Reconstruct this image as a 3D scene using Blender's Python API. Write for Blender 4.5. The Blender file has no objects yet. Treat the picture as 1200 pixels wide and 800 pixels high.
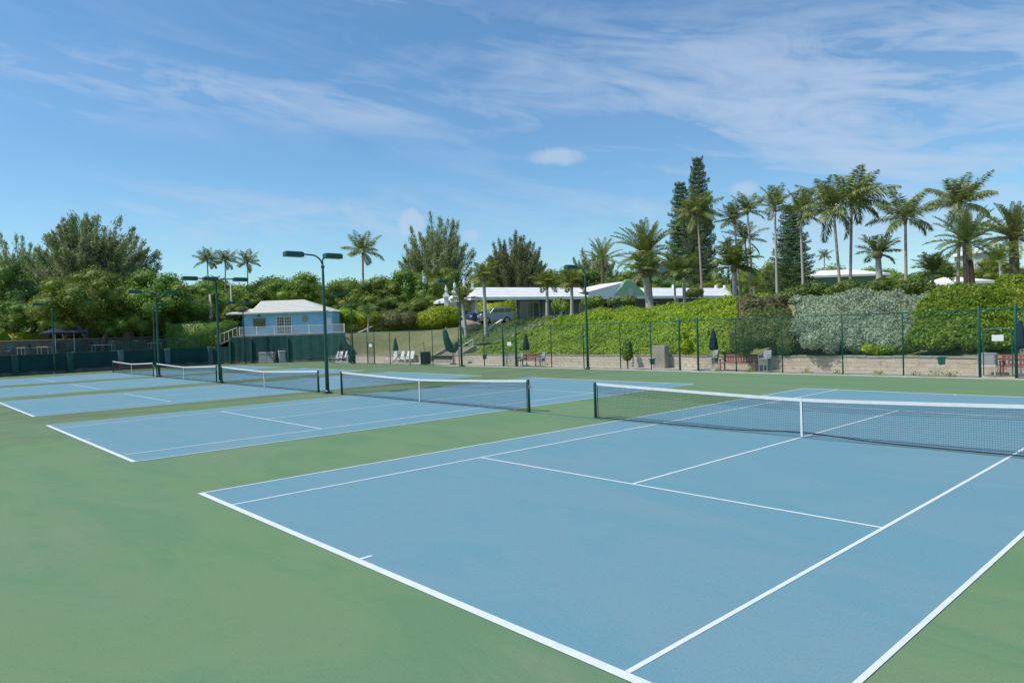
import bpy, math, random
import numpy as np
from mathutils import Vector, Matrix
rnd = random.Random(7)
RS = np.random.RandomState(11)
PI = math.pi
scene = bpy.context.scene
COL = scene.collection

# ------------------------------------------------------------------ camera frame (solved from the court lines)
CAM = np.array([13.15398, -4.29326, 2.79135]); YAW, PITCH, ROLL, FOC = -0.83048, -0.01778, -0.03395, 823.838
def cam_axes():
    f = np.array([math.sin(YAW)*math.cos(PITCH), math.cos(YAW)*math.cos(PITCH), math.sin(PITCH)])
    r = np.array([math.cos(YAW), -math.sin(YAW), 0.]); u = np.cross(r, f)
    c, s = math.cos(ROLL), math.sin(ROLL)
    return c*r+s*u, -s*r+c*u, f
CR, CU, CF = cam_axes()
def pt(x, y, t):
    return CAM + t*(CF + CR*(x-600)/FOC - CU*(y-400)/FOC)
def un(x, y, z=0.):
    d = CF + CR*(x-600)/FOC - CU*(y-400)/FOC
    return CAM + d*((z-CAM[2])/d[2])
def at_y(x, y, ymax):
    """ground point under an image column, no farther back than ymax"""
    p = un(x, y)
    if p[1] <= ymax: return p
    lo, hi = y, y+30
    for _ in range(40):
        m = (lo+hi)/2
        if un(x, m)[1] > ymax: lo = m
        else: hi = m
    return un(x, hi)
def hz(x): return 400 + FOC*(CF[2]+CR[2]*(x-600)/FOC)/CU[2]
def pxm(t): return t/FOC

def smooth(t):
    t = np.clip(t, 0, 1); return t*t*(3-2*t)
def ground_z(x, y):
    """height of the land outside the walls of the courts"""
    x = np.asarray(x, float); y = np.asarray(y, float)
    dL = -66.2-x; dB = y-33.1
    hL = 1.85 + 1.3*smooth((dL-8)/6) + 0.02*np.maximum(dL-14, 0)
    hC = 2.9 + 0*x
    q = smooth(((x+66)*.77+(y-23.5)*.64+.3)/3.5); base = hL*(1-q)+hC*q
    wl = smooth((-(x+0.95*(y-33.1))-33)/7)        # lawn side
    h1 = (3.1+.3*smooth((x+38)/6)+.45*smooth((x+24)/12))*(1-wl)+3.2*wl; D = 9.5*(1-wl)+13*wl
    hB = 0.62 + (h1-0.62)*smooth(dB/D*0.92) + 0.006*np.maximum(dB-15, 0)
    w = smooth((x+56)/5)
    h = base*(1-w)+hB*w
    h = h + 0.06*np.sin(x*0.7+1)*np.sin(y*0.6)*smooth(dB/4)
    return h
def gz(x, y): return float(ground_z(x, y))

# ------------------------------------------------------------------ object helpers
def tag(o, label=None, cat=None, group=None, kind=None):
    if label: o['label'] = label
    if cat: o['category'] = cat
    if group: o['group'] = group
    if kind: o['kind'] = kind
    return o
def empty(name, loc=(0,0,0), rz=0, label=None, cat=None, group=None):
    o = bpy.data.objects.new(name, None); COL.objects.link(o)
    o.location = Vector([float(v) for v in loc]); o.rotation_euler = (0,0,rz); o.empty_display_size = .2
    return tag(o, label, cat, group)
KIDS = {}
def link(o, parent):
    COL.objects.link(o)
    if parent is not None:
        o.parent = parent; KIDS.setdefault(parent.name, []).append(o)
    return o
def dup(root, loc=None, rz=None, scale=None, label=None, group=None):
    c = root.copy(); COL.objects.link(c)
    if loc is not None: c.location = Vector([float(v) for v in loc])
    if rz is not None: c.rotation_euler = (0,0,rz)
    if scale is not None: c.scale = scale
    if label: c['label'] = label
    if group: c['group'] = group
    for ch in KIDS.get(root.name, []):
        k = ch.copy(); link(k, c)
        for g in KIDS.get(ch.name, []):
            q = g.copy(); link(q, k)
    return c

class MB:
    def __init__(s): s.v = []; s.f = []
    def add(s, vs, fs):
        n = len(s.v); s.v += [tuple(map(float, v)) for v in vs]; s.f += [tuple(i+n for i in f) for f in fs]; return s
    def box(s, c, sz, rz=0, tilt=None):
        x, y, z = [q/2 for q in sz]; vs = []
        for i in (-x, x):
            for j in (-y, y):
                for k in (-z, z): vs.append(Vector((i, j, k)))
        if tilt is not None: vs = [tilt @ v for v in vs]
        m = Matrix.Rotation(rz, 3, 'Z'); vs = [m @ v + Vector(c) for v in vs]
        return s.add(vs, [(0,1,3,2),(4,6,7,5),(0,4,5,1),(2,3,7,6),(0,2,6,4),(1,5,7,3)])
    def cbox(s, c, sz, rz=0, b=.02):
        """box with a chamfered top and sides"""
        x, y, z = [q/2 for q in sz]; rings = []
        for (k, ins) in ((-z, 0), (z-b, 0), (z, b)):
            xx, yy = x-ins, y-ins
            rings.append([(-xx+b, -yy, k), (xx-b, -yy, k), (xx, -yy+b, k), (xx, yy-b, k), (xx-b, yy, k), (-xx+b, yy, k), (-xx, yy-b, k), (-xx, -yy+b, k)])
        m = Matrix.Rotation(rz, 3, 'Z'); vs = [m @ Vector(p) + Vector(c) for r in rings for p in r]
        fs = [tuple(range(7, -1, -1)), tuple(range(16, 24))]
        for r in range(2):
            for i in range(8): fs.append((r*8+i, r*8+(i+1) % 8, r*8+8+(i+1) % 8, r*8+8+i))
        return s.add(vs, fs)
    def tube(s, pts, rad, n=8, cap=True):
        pts = [Vector([float(q) for q in p]) for p in pts]; m = len(pts)
        if not hasattr(rad, '__len__'): rad = [rad]*m
        vs = []; prev = None
        for i, p in enumerate(pts):
            d = (pts[min(i+1, m-1)]-pts[max(i-1, 0)]).normalized()
            if prev is None:
                a = Vector((0,0,1)) if abs(d.z) < .9 else Vector((1,0,0))
                e1 = d.cross(a).normalized()
            else: e1 = (prev - d*prev.dot(d)).normalized()
            prev = e1; e2 = d.cross(e1)
            for k in range(n):
                a = 2*PI*k/n; vs.append(p + (e1*math.cos(a)+e2*math.sin(a))*rad[i])
        fs = [(i*n+k, i*n+(k+1) % n, (i+1)*n+(k+1) % n, (i+1)*n+k) for i in range(m-1) for k in range(n)]
        if cap: fs += [tuple(range(n-1, -1, -1)), tuple(range((m-1)*n, m*n))]
        return s.add(vs, fs)
    def lathe(s, prof, n=16, c=(0,0,0)):
        vs = []
        for r, z in prof:
            for k in range(n): vs.append((c[0]+r*math.cos(2*PI*k/n), c[1]+r*math.sin(2*PI*k/n), c[2]+z))
        m = len(prof)
        fs = [(i*n+k, i*n+(k+1) % n, (i+1)*n+(k+1) % n, (i+1)*n+k) for i in range(m-1) for k in range(n)]
        fs += [tuple(range(n-1, -1, -1)), tuple(range((m-1)*n, m*n))]
        return s.add(vs, fs)
    def prism(s, poly, y0, y1):
        """poly in x,z, extruded along y"""
        n = len(poly); vs = [(x, y0, z) for x, z in poly]+[(x, y1, z) for x, z in poly]
        return s.add(vs, [tuple(range(n)), tuple(range(2*n-1, n-1, -1))]+[(i, i+n, (i+1) % n+n, (i+1) % n) for i in range(n)])
    def quad(s, a, b, c, d): return s.add([a, b, c, d], [(0,1,2,3)])
    def build(s, name, mat, parent=None, sm=False, rot=None):
        me = bpy.data.meshes.new(name); me.from_pydata(s.v, [], s.f); me.materials.append(mat); me.update()
        if sm: me.polygons.foreach_set('use_smooth', [True]*len(me.polygons))
        o = bpy.data.objects.new(name, me); link(o, parent); return o
def fast_mesh(name, V, F, mat, parent=None, sm=False):
    """V (n,3), F (m,k) numpy"""
    me = bpy.data.meshes.new(name); k = F.shape[1]
    me.vertices.add(len(V)); me.vertices.foreach_set('co', V.astype(np.float32).ravel())
    me.loops.add(F.size); me.loops.foreach_set('vertex_index', F.astype(np.int32).ravel())
    me.polygons.add(len(F)); me.polygons.foreach_set('loop_start', np.arange(0, F.size, k, dtype=np.int32))
    me.materials.append(mat); me.update(calc_edges=True); me.validate()
    if sm: me.polygons.foreach_set('use_smooth', [True]*len(me.polygons))
    o = bpy.data.objects.new(name, me); link(o, parent); return o
def bevel(o, w=.01, seg=2):
    m = o.modifiers.new('b', 'BEVEL'); m.width = w; m.segments = seg; m.limit_method = 'ANGLE'; return o

# ------------------------------------------------------------------ materials
def newmat(name):
    m = bpy.data.materials.new(name); m.use_nodes = True; nt = m.node_tree
    return m, nt, nt.nodes['Principled BSDF']
def N(nt, t, **kw):
    n = nt.nodes.new(t)
    for k, v in kw.items():
        if k in n.inputs.keys(): n.inputs[k].default_value = v
        else: setattr(n, k, v)
    return n
def ramp(nt, fac, stops):
    r = N(nt, 'ShaderNodeValToRGB'); e = r.color_ramp.elements
    while len(e) < len(stops): e.new(.5)
    for i, (p, c) in enumerate(stops): e[i].position = p; e[i].color = (*c, 1) if len(c) == 3 else c
    nt.links.new(fac, r.inputs['Fac']); return r.outputs['Color']
def mixc(nt, fac, a, b, mode='MIX'):
    m = N(nt, 'ShaderNodeMix', data_type='RGBA', blend_type=mode)
    for sock, v in ((m.inputs[0], fac), (m.inputs[6], a), (m.inputs[7], b)):
        if isinstance(v, (int, float)): sock.default_value = v
        elif isinstance(v, (tuple, list)): sock.default_value = (*v, 1) if len(v) == 3 else v
        else: nt.links.new(v, sock)
    return m.outputs[2]
def noise(nt, scale, detail=4, rough=.55, coord='Object', stretch=None, dist=0):
    tc = N(nt, 'ShaderNodeTexCoord'); s = tc.outputs[coord]
    if stretch:
        mp = N(nt, 'ShaderNodeMapping'); mp.inputs['Scale'].default_value = stretch; nt.links.new(s, mp.inputs[0]); s = mp.outputs[0]
    n = N(nt, 'ShaderNodeTexNoise'); n.inputs['Scale'].default_value = scale; n.inputs['Detail'].default_value = detail
    n.inputs['Roughness'].default_value = rough; n.inputs['Distortion'].default_value = dist
    nt.links.new(s, n.inputs['Vector']); return n.outputs['Fac']
def plain(name, c, rough=.6, var=.12, scale=6., bump=0., bs=60., metal=0., spec=.4, stretch=None):
    m, nt, p = newmat(name); f = noise(nt, scale, stretch=stretch)
    lo = tuple(max(0, q*(1-var)) for q in c); hi = tuple(min(1, q*(1+var)) for q in c)
    nt.links.new(ramp(nt, f, [(.3, lo), (.7, hi)]), p.inputs['Base Color'])
    p.inputs['Roughness'].default_value = rough; p.inputs['Metallic'].default_value = metal; p.inputs['Specular IOR Level'].default_value = spec
    if bump:
        b = N(nt, 'ShaderNodeBump'); b.inputs['Strength'].default_value = bump; b.inputs['Distance'].default_value = .02
        nt.links.new(noise(nt, bs), b.inputs['Height']); nt.links.new(b.outputs[0], p.inputs['Normal'])
    return m
def leafmat(name, c, c2=None, trans=.34, rough=.55, spec=.3, var=.35, nscale=.35):
    """leaf colours vary from leaf to leaf and from patch to patch"""
    m, nt, p = newmat(name); c2 = c2 or tuple(q*1.5 for q in c)
    g = N(nt, 'ShaderNodeNewGeometry'); oi = N(nt, 'ShaderNodeObjectInfo')
    f = noise(nt, nscale, 3, .6, coord='Object')
    base = ramp(nt, f, [(.35, c), (.65, c2)])
    hsv = N(nt, 'ShaderNodeHueSaturation'); nt.links.new(base, hsv.inputs['Color'])
    mr = N(nt, 'ShaderNodeMapRange'); nt.links.new(g.outputs['Random Per Island'], mr.inputs[0])
    mr.inputs[3].default_value = 1-var; mr.inputs[4].default_value = 1+var*1.2; m3 = N(nt, 'ShaderNodeMapRange'); nt.links.new(oi.outputs['Random'], m3.inputs[0]); m3.inputs[3].default_value = .86; m3.inputs[4].default_value = 1.16
    mt = N(nt, 'ShaderNodeMath', operation='MULTIPLY'); nt.links.new(mr.outputs[0], mt.inputs[0]); nt.links.new(m3.outputs[0], mt.inputs[1]); nt.links.new(mt.outputs[0], hsv.inputs['Value'])
    mh = N(nt, 'ShaderNodeMapRange'); nt.links.new(oi.outputs['Random'], mh.inputs[0])
    mh.inputs[3].default_value = .485; mh.inputs[4].default_value = .51; nt.links.new(mh.outputs[0], hsv.inputs['Hue'])
    nt.links.new(hsv.outputs[0], p.inputs['Base Color']); p.inputs['Roughness'].default_value = rough; p.inputs['Specular IOR Level'].default_value = spec
    tr = N(nt, 'ShaderNodeBsdfTranslucent'); tc = mixc(nt, 1., hsv.outputs[0], (1.25, 1.3, .55, 1), 'MULTIPLY'); nt.links.new(tc, tr.inputs['Color'])
    mx = N(nt, 'ShaderNodeMixShader'); mx.inputs[0].default_value = trans
    nt.links.new(p.outputs[0], mx.inputs[1]); nt.links.new(tr.outputs[0], mx.inputs[2])
    nt.links.new(mx.outputs[0], nt.nodes['Material Output'].inputs['Surface']); return m

M = {}
def court_mat(name, base, stain, s2, amt, patch=None):
    m, nt, p = newmat(name)
    f1 = noise(nt, .16, 5, .6, dist=.4); f2 = noise(nt, 1.6, 5, .65); f3 = noise(nt, 45, 3, .6); f4 = noise(nt, .55, 6, .7, stretch=(.35, 1.1, 1), dist=1.2)
    c = mixc(nt, ramp(nt, f1, [(.35, (0,0,0)), (.7, (1,1,1))]), base, stain)
    c = mixc(nt, ramp(nt, f4, [(.44, (0,0,0)), (.60, (amt,)*3)]), c, s2)
    if patch is not None:      # olive dirt that gathers in the strips between the courts
        tc = N(nt, 'ShaderNodeTexCoord'); sx = N(nt, 'ShaderNodeSeparateXYZ'); nt.links.new(tc.outputs['Object'], sx.inputs[0])
        msk = ramp(nt, sx.outputs['X'], [(0, (0,0,0)), (1, (0,0,0))])
        mr = N(nt, 'ShaderNodeMapRange'); nt.links.new(sx.outputs['X'], mr.inputs[0])
        mr.inputs[1].default_value = -7; mr.inputs[2].default_value = -19; mr.inputs[3].default_value = 0; mr.inputs[4].default_value = 1
        f5 = noise(nt, .35, 6, .7, stretch=(2.2, .35, 1), dist=1.)
        mm = N(nt, 'ShaderNodeMath', operation='MULTIPLY'); nt.links.new(mr.outputs[0], mm.inputs[0])
        r5 = ramp(nt, f5, [(.40, (0,0,0)), (.62, (.85,.85,.85))]); nt.links.new(r5, mm.inputs[1])
        c = mixc(nt, mm.outputs[0], c, patch)
    c = mixc(nt, ramp(nt, f2, [(.3, (0,0,0)), (.75, (.16,)*3)]), c, s2)
    # scuffs from shoes and balls, and a few hairline cracks
    f6 = noise(nt, 3.2, 8, .8, stretch=(.8, 2.6, 1), dist=2.)
    c = mixc(nt, ramp(nt, f6, [(.57, (0,0,0)), (.72, (.34,)*3)]), c, tuple(q*.60 for q in base))
    f7 = noise(nt, 2.1, 8, .8, stretch=(2.4, .9, 1), dist=2.)
    c = mixc(nt, ramp(nt, f7, [(.60, (0,0,0)), (.76, (.28,)*3)]), c, tuple(min(1, q*1.35+.02) for q in base))
    c = mixc(nt, .5, c, ramp(nt, f3, [(.2, (.38,)*3), (.8, (.62,)*3)]), 'OVERLAY')
    nt.links.new(c, p.inputs['Base Color']); p.inputs['Roughness'].default_value = .85; p.inputs['Specular IOR Level'].default_value = .18
    b = N(nt, 'ShaderNodeBump'); b.inputs['Strength'].default_value = .25; b.inputs['Distance'].default_value = .004
    nt.links.new(noise(nt, 220, 2), b.inputs['Height']); nt.links.new(b.outputs[0], p.inputs['Normal'])
    return m
M['green'] = court_mat('green_acrylic', (.146,.245,.112), (.168,.238,.140), (.118,.222,.116), .75, (.120,.125,.062))
M['blue'] = court_mat('blue_acrylic', (.146,.284,.342), (.172,.286,.328), (.126,.278,.336), .7)
def line_mat():
    m, nt, p = newmat('line_paint'); f = noise(nt, 5, 9, .8)
    nt.links.new(ramp(nt, f, [(.28, (.42,.49,.51)), (.44, (.64,.68,.69)), (.7, (.72,.75,.75))]), p.inputs['Base Color']); p.inputs['Roughness'].default_value = .8
    return m
M['line'] = line_mat()
M['crack'] = plain('crack_filler', (.13,.22,.21), .9)
M['lampgreen'] = plain('green_paint', (.008,.075,.055), .38, .2, 3, spec=.5)
M['fence'] = plain('fence_green', (.015,.10,.075), .5, .15, 4)
M['netblack'] = plain('net_cord', (.018,.022,.03), .8, .1)
M['netred'] = plain('net_maroon', (.09,.02,.03), .8, .1)
M['tape'] = plain('white_tape', (.68,.68,.67), .7, .06, 5)
M['steel'] = plain('steel', (.35,.36,.36), .35, .1, metal=.8)
M['white'] = plain('white_plastic', (.72,.72,.70), .45, .06)
M['whitepaint'] = plain('white_paint', (.74,.74,.72), .7, .06, 2)
M['roofwhite'] = plain('lime_white_roof', (.80,.79,.76), .85, .07, .8, bump=.2, bs=8)
M['roofcream'] = plain('cream_shingle', (.62,.60,.54), .85, .1, 3, bump=.3, bs=14, stretch=(1,1,6))
M['bluewall'] = plain('blue_render', (.27,.56,.73), .8, .08, 1.5)
M['greengable'] = plain('green_render', (.34,.50,.29), .8, .08, 1.5)
M['palewall'] = plain('pale_render', (.50,.55,.50), .8, .08, 1.5)
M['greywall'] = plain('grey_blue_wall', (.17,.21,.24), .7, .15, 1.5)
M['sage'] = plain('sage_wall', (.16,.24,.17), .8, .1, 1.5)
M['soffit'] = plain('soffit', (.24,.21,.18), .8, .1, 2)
M['screen'] = plain('windscreen_mesh', (.006,.052,.050), .85, .22, .9)
M['screen2'] = plain('sheer_screen', (.022,.085,.07), .9, .2, 1.2)
M['pier'] = plain('blue_grey_pier', (.10,.15,.17), .85, .25, 1.2)
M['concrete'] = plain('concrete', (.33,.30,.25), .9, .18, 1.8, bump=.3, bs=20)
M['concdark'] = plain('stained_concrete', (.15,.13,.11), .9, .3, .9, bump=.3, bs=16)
M['path'] = plain('path_concrete', (.50,.45,.37), .9, .14, 1.1, bump=.2, bs=30)
M['redwood'] = plain('red_wood', (.34,.105,.09), .65, .2, 4, stretch=(1,6,6))
M['wood'] = plain('pale_wood', (.42,.28,.17), .7, .15, 5)
M['grey'] = plain('grey_plastic', (.42,.42,.41), .6, .1)
M['binlight'] = plain('beige_storage', (.46,.42,.40), .6, .08)
M['bingrey'] = plain('storage_grey', (.27,.27,.26), .6, .08)
M['black'] = plain('black_plastic', (.015,.017,.018), .5, .1)
M['navy'] = plain('navy_canvas', (.012,.02,.05), .8, .2, 6)
M['tarp'] = plain('green_canvas', (.008,.06,.048), .8, .3, 5)
M['tealbin'] = plain('teal_bin', (.01,.16,.12), .45, .1)
M['greenchair'] = plain('green_plastic', (.01,.09,.085), .5, .1)
M['glass'] = plain('window_glass', (.02,.03,.035), .08, .3, 2, spec=.8)
M['tyre'] = plain('tyre', (.02,.02,.02), .8, .1)
M['silver'] = plain('silver_paint', (.30,.31,.33), .3, .03, metal=.5)
M['bluecar'] = plain('blue_paint', (.03,.06,.13), .3, .03, metal=.3)
M['rock'] = plain('rock', (.33,.28,.22), .9, .25, 1.5, bump=.6, bs=6)
M['bark'] = plain('bark', (.16,.13,.10), .9, .3, 5, bump=.5, bs=20, stretch=(1,1,.3))
M['palmbark'] = plain('palm_trunk', (.40,.32,.26), .9, .22, 4, bump=.5, bs=10, stretch=(.4,.4,4))
M['palmgrey'] = plain('grey_palm_trunk', (.42,.38,.34), .85, .15, 4, bump=.4, bs=10, stretch=(.4,.4,4))
M['datebark'] = plain('date_trunk', (.13,.09,.065), .9, .35, 7, bump=.8, bs=16)
M['shaft'] = plain('crownshaft', (.26,.17,.11), .7, .25, 4)
M['fruit'] = plain('orange_fruit', (.50,.24,.03), .7, .25, 9)
M['lens'] = plain('lamp_lens', (.35,.4,.38), .2, .05)
def stone_mat():
    m, nt, p = newmat('coursed_stone')
    tc = N(nt, 'ShaderNodeTexCoord'); mp = N(nt, 'ShaderNodeMapping'); mp.inputs['Rotation'].default_value = (PI/2, 0, 0); nt.links.new(tc.outputs['Object'], mp.inputs[0])
    nz = N(nt, 'ShaderNodeTexNoise'); nz.inputs['Scale'].default_value = 1.4; nt.links.new(mp.outputs[0], nz.inputs['Vector'])
    ad = N(nt, 'ShaderNodeVectorMath', operation='MULTIPLY_ADD'); nt.links.new(nz.outputs['Color'], ad.inputs[0]); ad.inputs[1].default_value = (.25,.12,0); nt.links.new(mp.outputs[0], ad.inputs[2])
    b = N(nt, 'ShaderNodeTexBrick'); nt.links.new(ad.outputs[0], b.inputs['Vector'])
    b.inputs['Color1'].default_value = (.60,.53,.42,1); b.inputs['Color2'].default_value = (.50,.44,.35,1); b.inputs['Mortar'].default_value = (.45,.40,.32,1)
    b.inputs['Scale'].default_value = 1.; b.inputs['Mortar Size'].default_value = .012; b.inputs['Brick Width'].default_value = .48; b.inputs['Row Height'].default_value = .21
    f = noise(nt, 1.3, 6, .75, stretch=(1, 1, .6), dist=.8)
    c = mixc(nt, ramp(nt, f, [(.40, (0,0,0)), (.66, (1,1,1))]), b.outputs['Color'], (.56,.45,.35))
    f2 = noise(nt, 3.5, 6, .8)
    c = mixc(nt, ramp(nt, f2, [(.50, (0,0,0)), (.70, (.75,.75,.75))]), c, (.20,.175,.145))
    nt.links.new(c, p.inputs['Base Color']); p.inputs['Roughness'].default_value = .95
    bp = N(nt, 'ShaderNodeBump'); bp.inputs['Strength'].default_value = .8; bp.inputs['Distance'].default_value = .03; nt.links.new(b.outputs['Fac'], bp.inputs['Height']); bp.invert = True
    nt.links.new(bp.outputs[0], p.inputs['Normal'])
    return m
M['stone'] = stone_mat()
def lawn_mat():
    m, nt, p = newmat('lawn')
    f = noise(nt, .35, 6, .7, dist=.6); f2 = noise(nt, 6, 5, .7)
    c = ramp(nt, f, [(.3, (.15,.165,.055)), (.5, (.215,.205,.085)), (.7, (.29,.245,.125))])
    f3 = noise(nt, 1.7, 6, .75, dist=1.)
    c = mixc(nt, ramp(nt, f3, [(.46, (0,0,0)), (.64, (.7,.7,.7))]), c, (.11, .15, .045))
    c = mixc(nt, .7, c, ramp(nt, f2, [(.25, (.2,)*3), (.75, (.8,)*3)]), 'OVERLAY')
    nt.links.new(c, p.inputs['Base Color']); p.inputs['Roughness'].default_value = .95
    b = N(nt, 'ShaderNodeBump'); b.inputs['Strength'].default_value = .6; b.inputs['Distance'].default_value = .05; nt.links.new(noise(nt, 14, 4), b.inputs['Height']); nt.links.new(b.outputs[0], p.inputs['Normal'])
    return m
M['lawn'] = lawn_mat()
M['leaf'] = leafmat('leaf_broad', (0.1225,0.1963,0.0294), (0.2204,0.3074,0.0535), .25)
M['leaf2'] = leafmat('leaf_light', (0.1438,0.2085,0.0358), (0.2375,0.3029,0.0619), .28)
M['leafdk'] = leafmat('leaf_dark', (0.0991,0.1738,0.0356), (0.1763,0.2563,0.0534), .2)
M['needle'] = leafmat('needle_casuarina', (0.2391,0.2852,0.1382), (0.3211,0.3478,0.1803), .2, .7)
M['needledk'] = leafmat('needle_olive', (0.1375,0.154,0.0638), (0.198,0.198,0.088), .2, .7)
M['pine'] = leafmat('pine_needles', (0.075,0.1266,0.0492), (0.1219,0.1772,0.0645), .1, .7)
M['frond'] = leafmat('frond', (0.1749,0.2205,0.073), (0.2813,0.3118,0.1155), .25, .5, var=.4, nscale=1.5)
M['frondy'] = leafmat('frond_yellow', (0.165,0.209,0.0495), (0.275,0.297,0.088), .28, .5, var=.4, nscale=1.5)
M['frondg'] = leafmat('frond_green', (0.1381,0.2037,0.0654), (0.2254,0.2836,0.1019), .25, .45, var=.4, nscale=1.5)
M['cover'] = leafmat('ground_cover_leaf', (0.2198,0.3386,0.0238), (0.3564,0.4752,0.0486), .3, .5, var=.35, nscale=.45)
M['bright'] = leafmat('bright_hedge_leaf', (.25,.34,.018), (.36,.41,.030), .3, .5)
M['hedge'] = leafmat('clipped_hedge_leaf', (0.1075,0.1708,0.0278), (0.1644,0.234,0.0443), .2)
M['silverleaf'] = leafmat('silver_leaf', (0.2678,0.3283,0.2203), (0.3802,0.4469,0.3182), .15, .7, var=.28, nscale=.6)
M['olive'] = leafmat('olive_shrub_leaf', (0.13,0.1782,0.056), (0.19,0.2322,0.08), .2, .7)
M['rust'] = leafmat('rust_shrub_leaf', (0.1584,0.1615,0.063), (0.216,0.2125,0.091), .2, .7)
M['shrub'] = leafmat('green_shrub_leaf', (0.1247,0.189,0.0162), (0.2394,0.2835,0.0331), .3, .45, var=.45, nscale=.5)

# ------------------------------------------------------------------ foliage geometry
def unit(v): return v/np.maximum(np.linalg.norm(v, axis=-1, keepdims=True), 1e-9)
def leaf_quads(P, Nn, L, W, rs, jit=.6, axis=None):
    n = len(P); Nn = unit(Nn + rs.normal(0, jit, (n, 3)))
    a = rs.normal(0, 1, (n, 3)) if axis is None else axis
    T = unit(a - (a*Nn).sum(1, keepdims=True)*Nn); B = np.cross(Nn, T)
    l = (np.asarray(L)*(rs.uniform(.7, 1.3, n)))[:, None]/2; w = (np.asarray(W)*(rs.uniform(.7, 1.3, n)))[:, None]/2
    V = np.empty((n, 4, 3)); V[:, 0] = P-T*l; V[:, 1] = P+B*w-T*l*.1; V[:, 2] = P+T*l+Nn*l*.12; V[:, 3] = P-B*w-T*l*.1
    return V.reshape(-1, 3)
def qf(n): return np.arange(4*n).reshape(n, 4)
def fib(n, rs, jitter=.0):
    i = np.arange(n)+.5; ph = np.arccos(1-2*i/n); th = PI*(1+5**.5)*i
    return np.stack([np.cos(th)*np.sin(ph), np.sin(th)*np.sin(ph), np.cos(ph)], 1)
def core_sphere(c, r, n=10, m=7):
    vs = []; fs = []
    for i in range(m+1):
        ph = PI*i/m
        for k in range(n): vs.append((c[0]+r[0]*math.sin(ph)*math.cos(2*PI*k/n), c[1]+r[1]*math.sin(ph)*math.sin(2*PI*k/n), c[2]+r[2]*math.cos(ph)))
    for i in range(m):
        for k in range(n): fs.append((i*n+k, (i+1)*n+k, (i+1)*n+(k+1) % n, i*n+(k+1) % n))
    return np.array(vs), np.array(fs)
def blob_leaves(blobs, dens, L, W, rs, shell=.22, jit=.55, core=.72, zmin=None, updir=.15):
    """leaves scattered through the outer shell of a union of lumps; blobs (cx,cy,cz,rx,ry,rz)"""
    Vs = []; Fs = []; off = 0
    B = np.array(blobs, float)
    for i, b in enumerate(B):
        c, r = b[:3], b[3:]
        area = 4*PI*(((r[0]*r[1])**1.6+(r[0]*r[2])**1.6+(r[1]*r[2])**1.6)/3)**(1/1.6)
        n = max(int(area*dens), 12); d = unit(rs.normal(0, 1, (n, 3)))
        rad = 1 - shell*rs.uniform(0, 1, n)**1.5 + rs.normal(0, .05, n)
        # lumpiness
        k = rs.uniform(2.5, 5, 3)/1.0; lump = .10*np.sin(d[:, 0]*k[0]*2+i)*np.sin(d[:, 1]*k[1]*2+2*i)*np.cos(d[:, 2]*k[2]*2)
        P = c + d*r*(rad+lump)[:, None]
        keep = np.ones(n, bool)
        for j, q in enumerate(B):
            if j == i: continue
            e = (P-q[:3])/(q[3:]*.80); keep &= (e*e).sum(1) > 1
        if zmin is not None: keep &= P[:, 2] > zmin
        P = P[keep]; dn = unit(d[keep]/r + np.array([0, 0, updir]))
        if len(P) == 0: continue
        V = leaf_quads(P, dn, L, W, rs, jit); Vs.append(V); Fs.append(qf(len(P))+off); off += len(V)
        if core:
            cv, cf = core_sphere(c, r*core); Vs.append(cv); Fs.append(cf+off); off += len(cv)
    return np.concatenate(Vs), np.concatenate(Fs)

# ================================================================== SETTING
# base ground to the horizon
mb = MB(); mb.quad((-3000,-3000,-.06), (3000,-3000,-.06), (3000,3000,-.06), (-3000,3000,-.06)); tag(mb.build('ground', M['lawn']), kind='structure')
# green playing surround
mb = MB(); mb.add([(-66,-60,0),(60,-60,0),(60,31.2,0),(-50,29.9,0),(-56.2,31.6,0),(-66,23.4,0)], [(0,1,2,3,4,5)])
tag(mb.build('court_surround', M['green']), kind='structure')
# path behind the fence
mb = MB(); mb.add([(-56.2,31.6,.0),(-50,29.9,.0),(60,31.2,.0),(60,33.2,.0),(-54.5,33.2,.0)], [(0,1,2,3,4)])
for v in range(len(mb.v)): mb.v[v] = (mb.v[v][0], mb.v[v][1], .012)
tag(mb.build('path', M['path']), kind='structure')
# hillside behind the walls
def hillside():
    base = []
    for y in np.arange(-120, 23.6, 1.5): base.append((-66.15, y, -1, 0))
    base.append((-66.15, 23.6, -1, 0))
    for k in range(1, 16):
        t = k/16; a = t*PI/2; base.append((-66.15+t*11.6, 23.6+t*9.55, -math.cos(a), math.sin(a)))
    for x in np.arange(-54.5, 90, .8): base.append((x, 33.15, 0, 1))
    D = [0, .3, .8, 1.4, 2.1]+[2.1+.8*i for i in range(1, 22)]+[21, 23.5, 27, 32, 38, 46, 56, 70, 90, 120, 170, 260, 400, 700, 1500]
    bs = np.array(base); D = np.array(D)
    X = bs[:, 0][:, None]+bs[:, 2][:, None]*D; Y = bs[:, 1][:, None]+bs[:, 3][:, None]*D
    Z = ground_z(X, Y); Z = np.minimum(Z, 7.)
    V = np.stack([X, Y, Z], -1).reshape(-1, 3); n, m = X.shape
    i, j = np.meshgrid(np.arange(n-1), np.arange(m-1), indexing='ij'); a = (i*m+j).ravel()
    F = np.stack([a, a+1, a+m+1, a+m], 1)[:, ::-1]
    tag(fast_mesh('hillside', V, F, M['lawn'], sm=True), kind='structure')
hillside()

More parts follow.
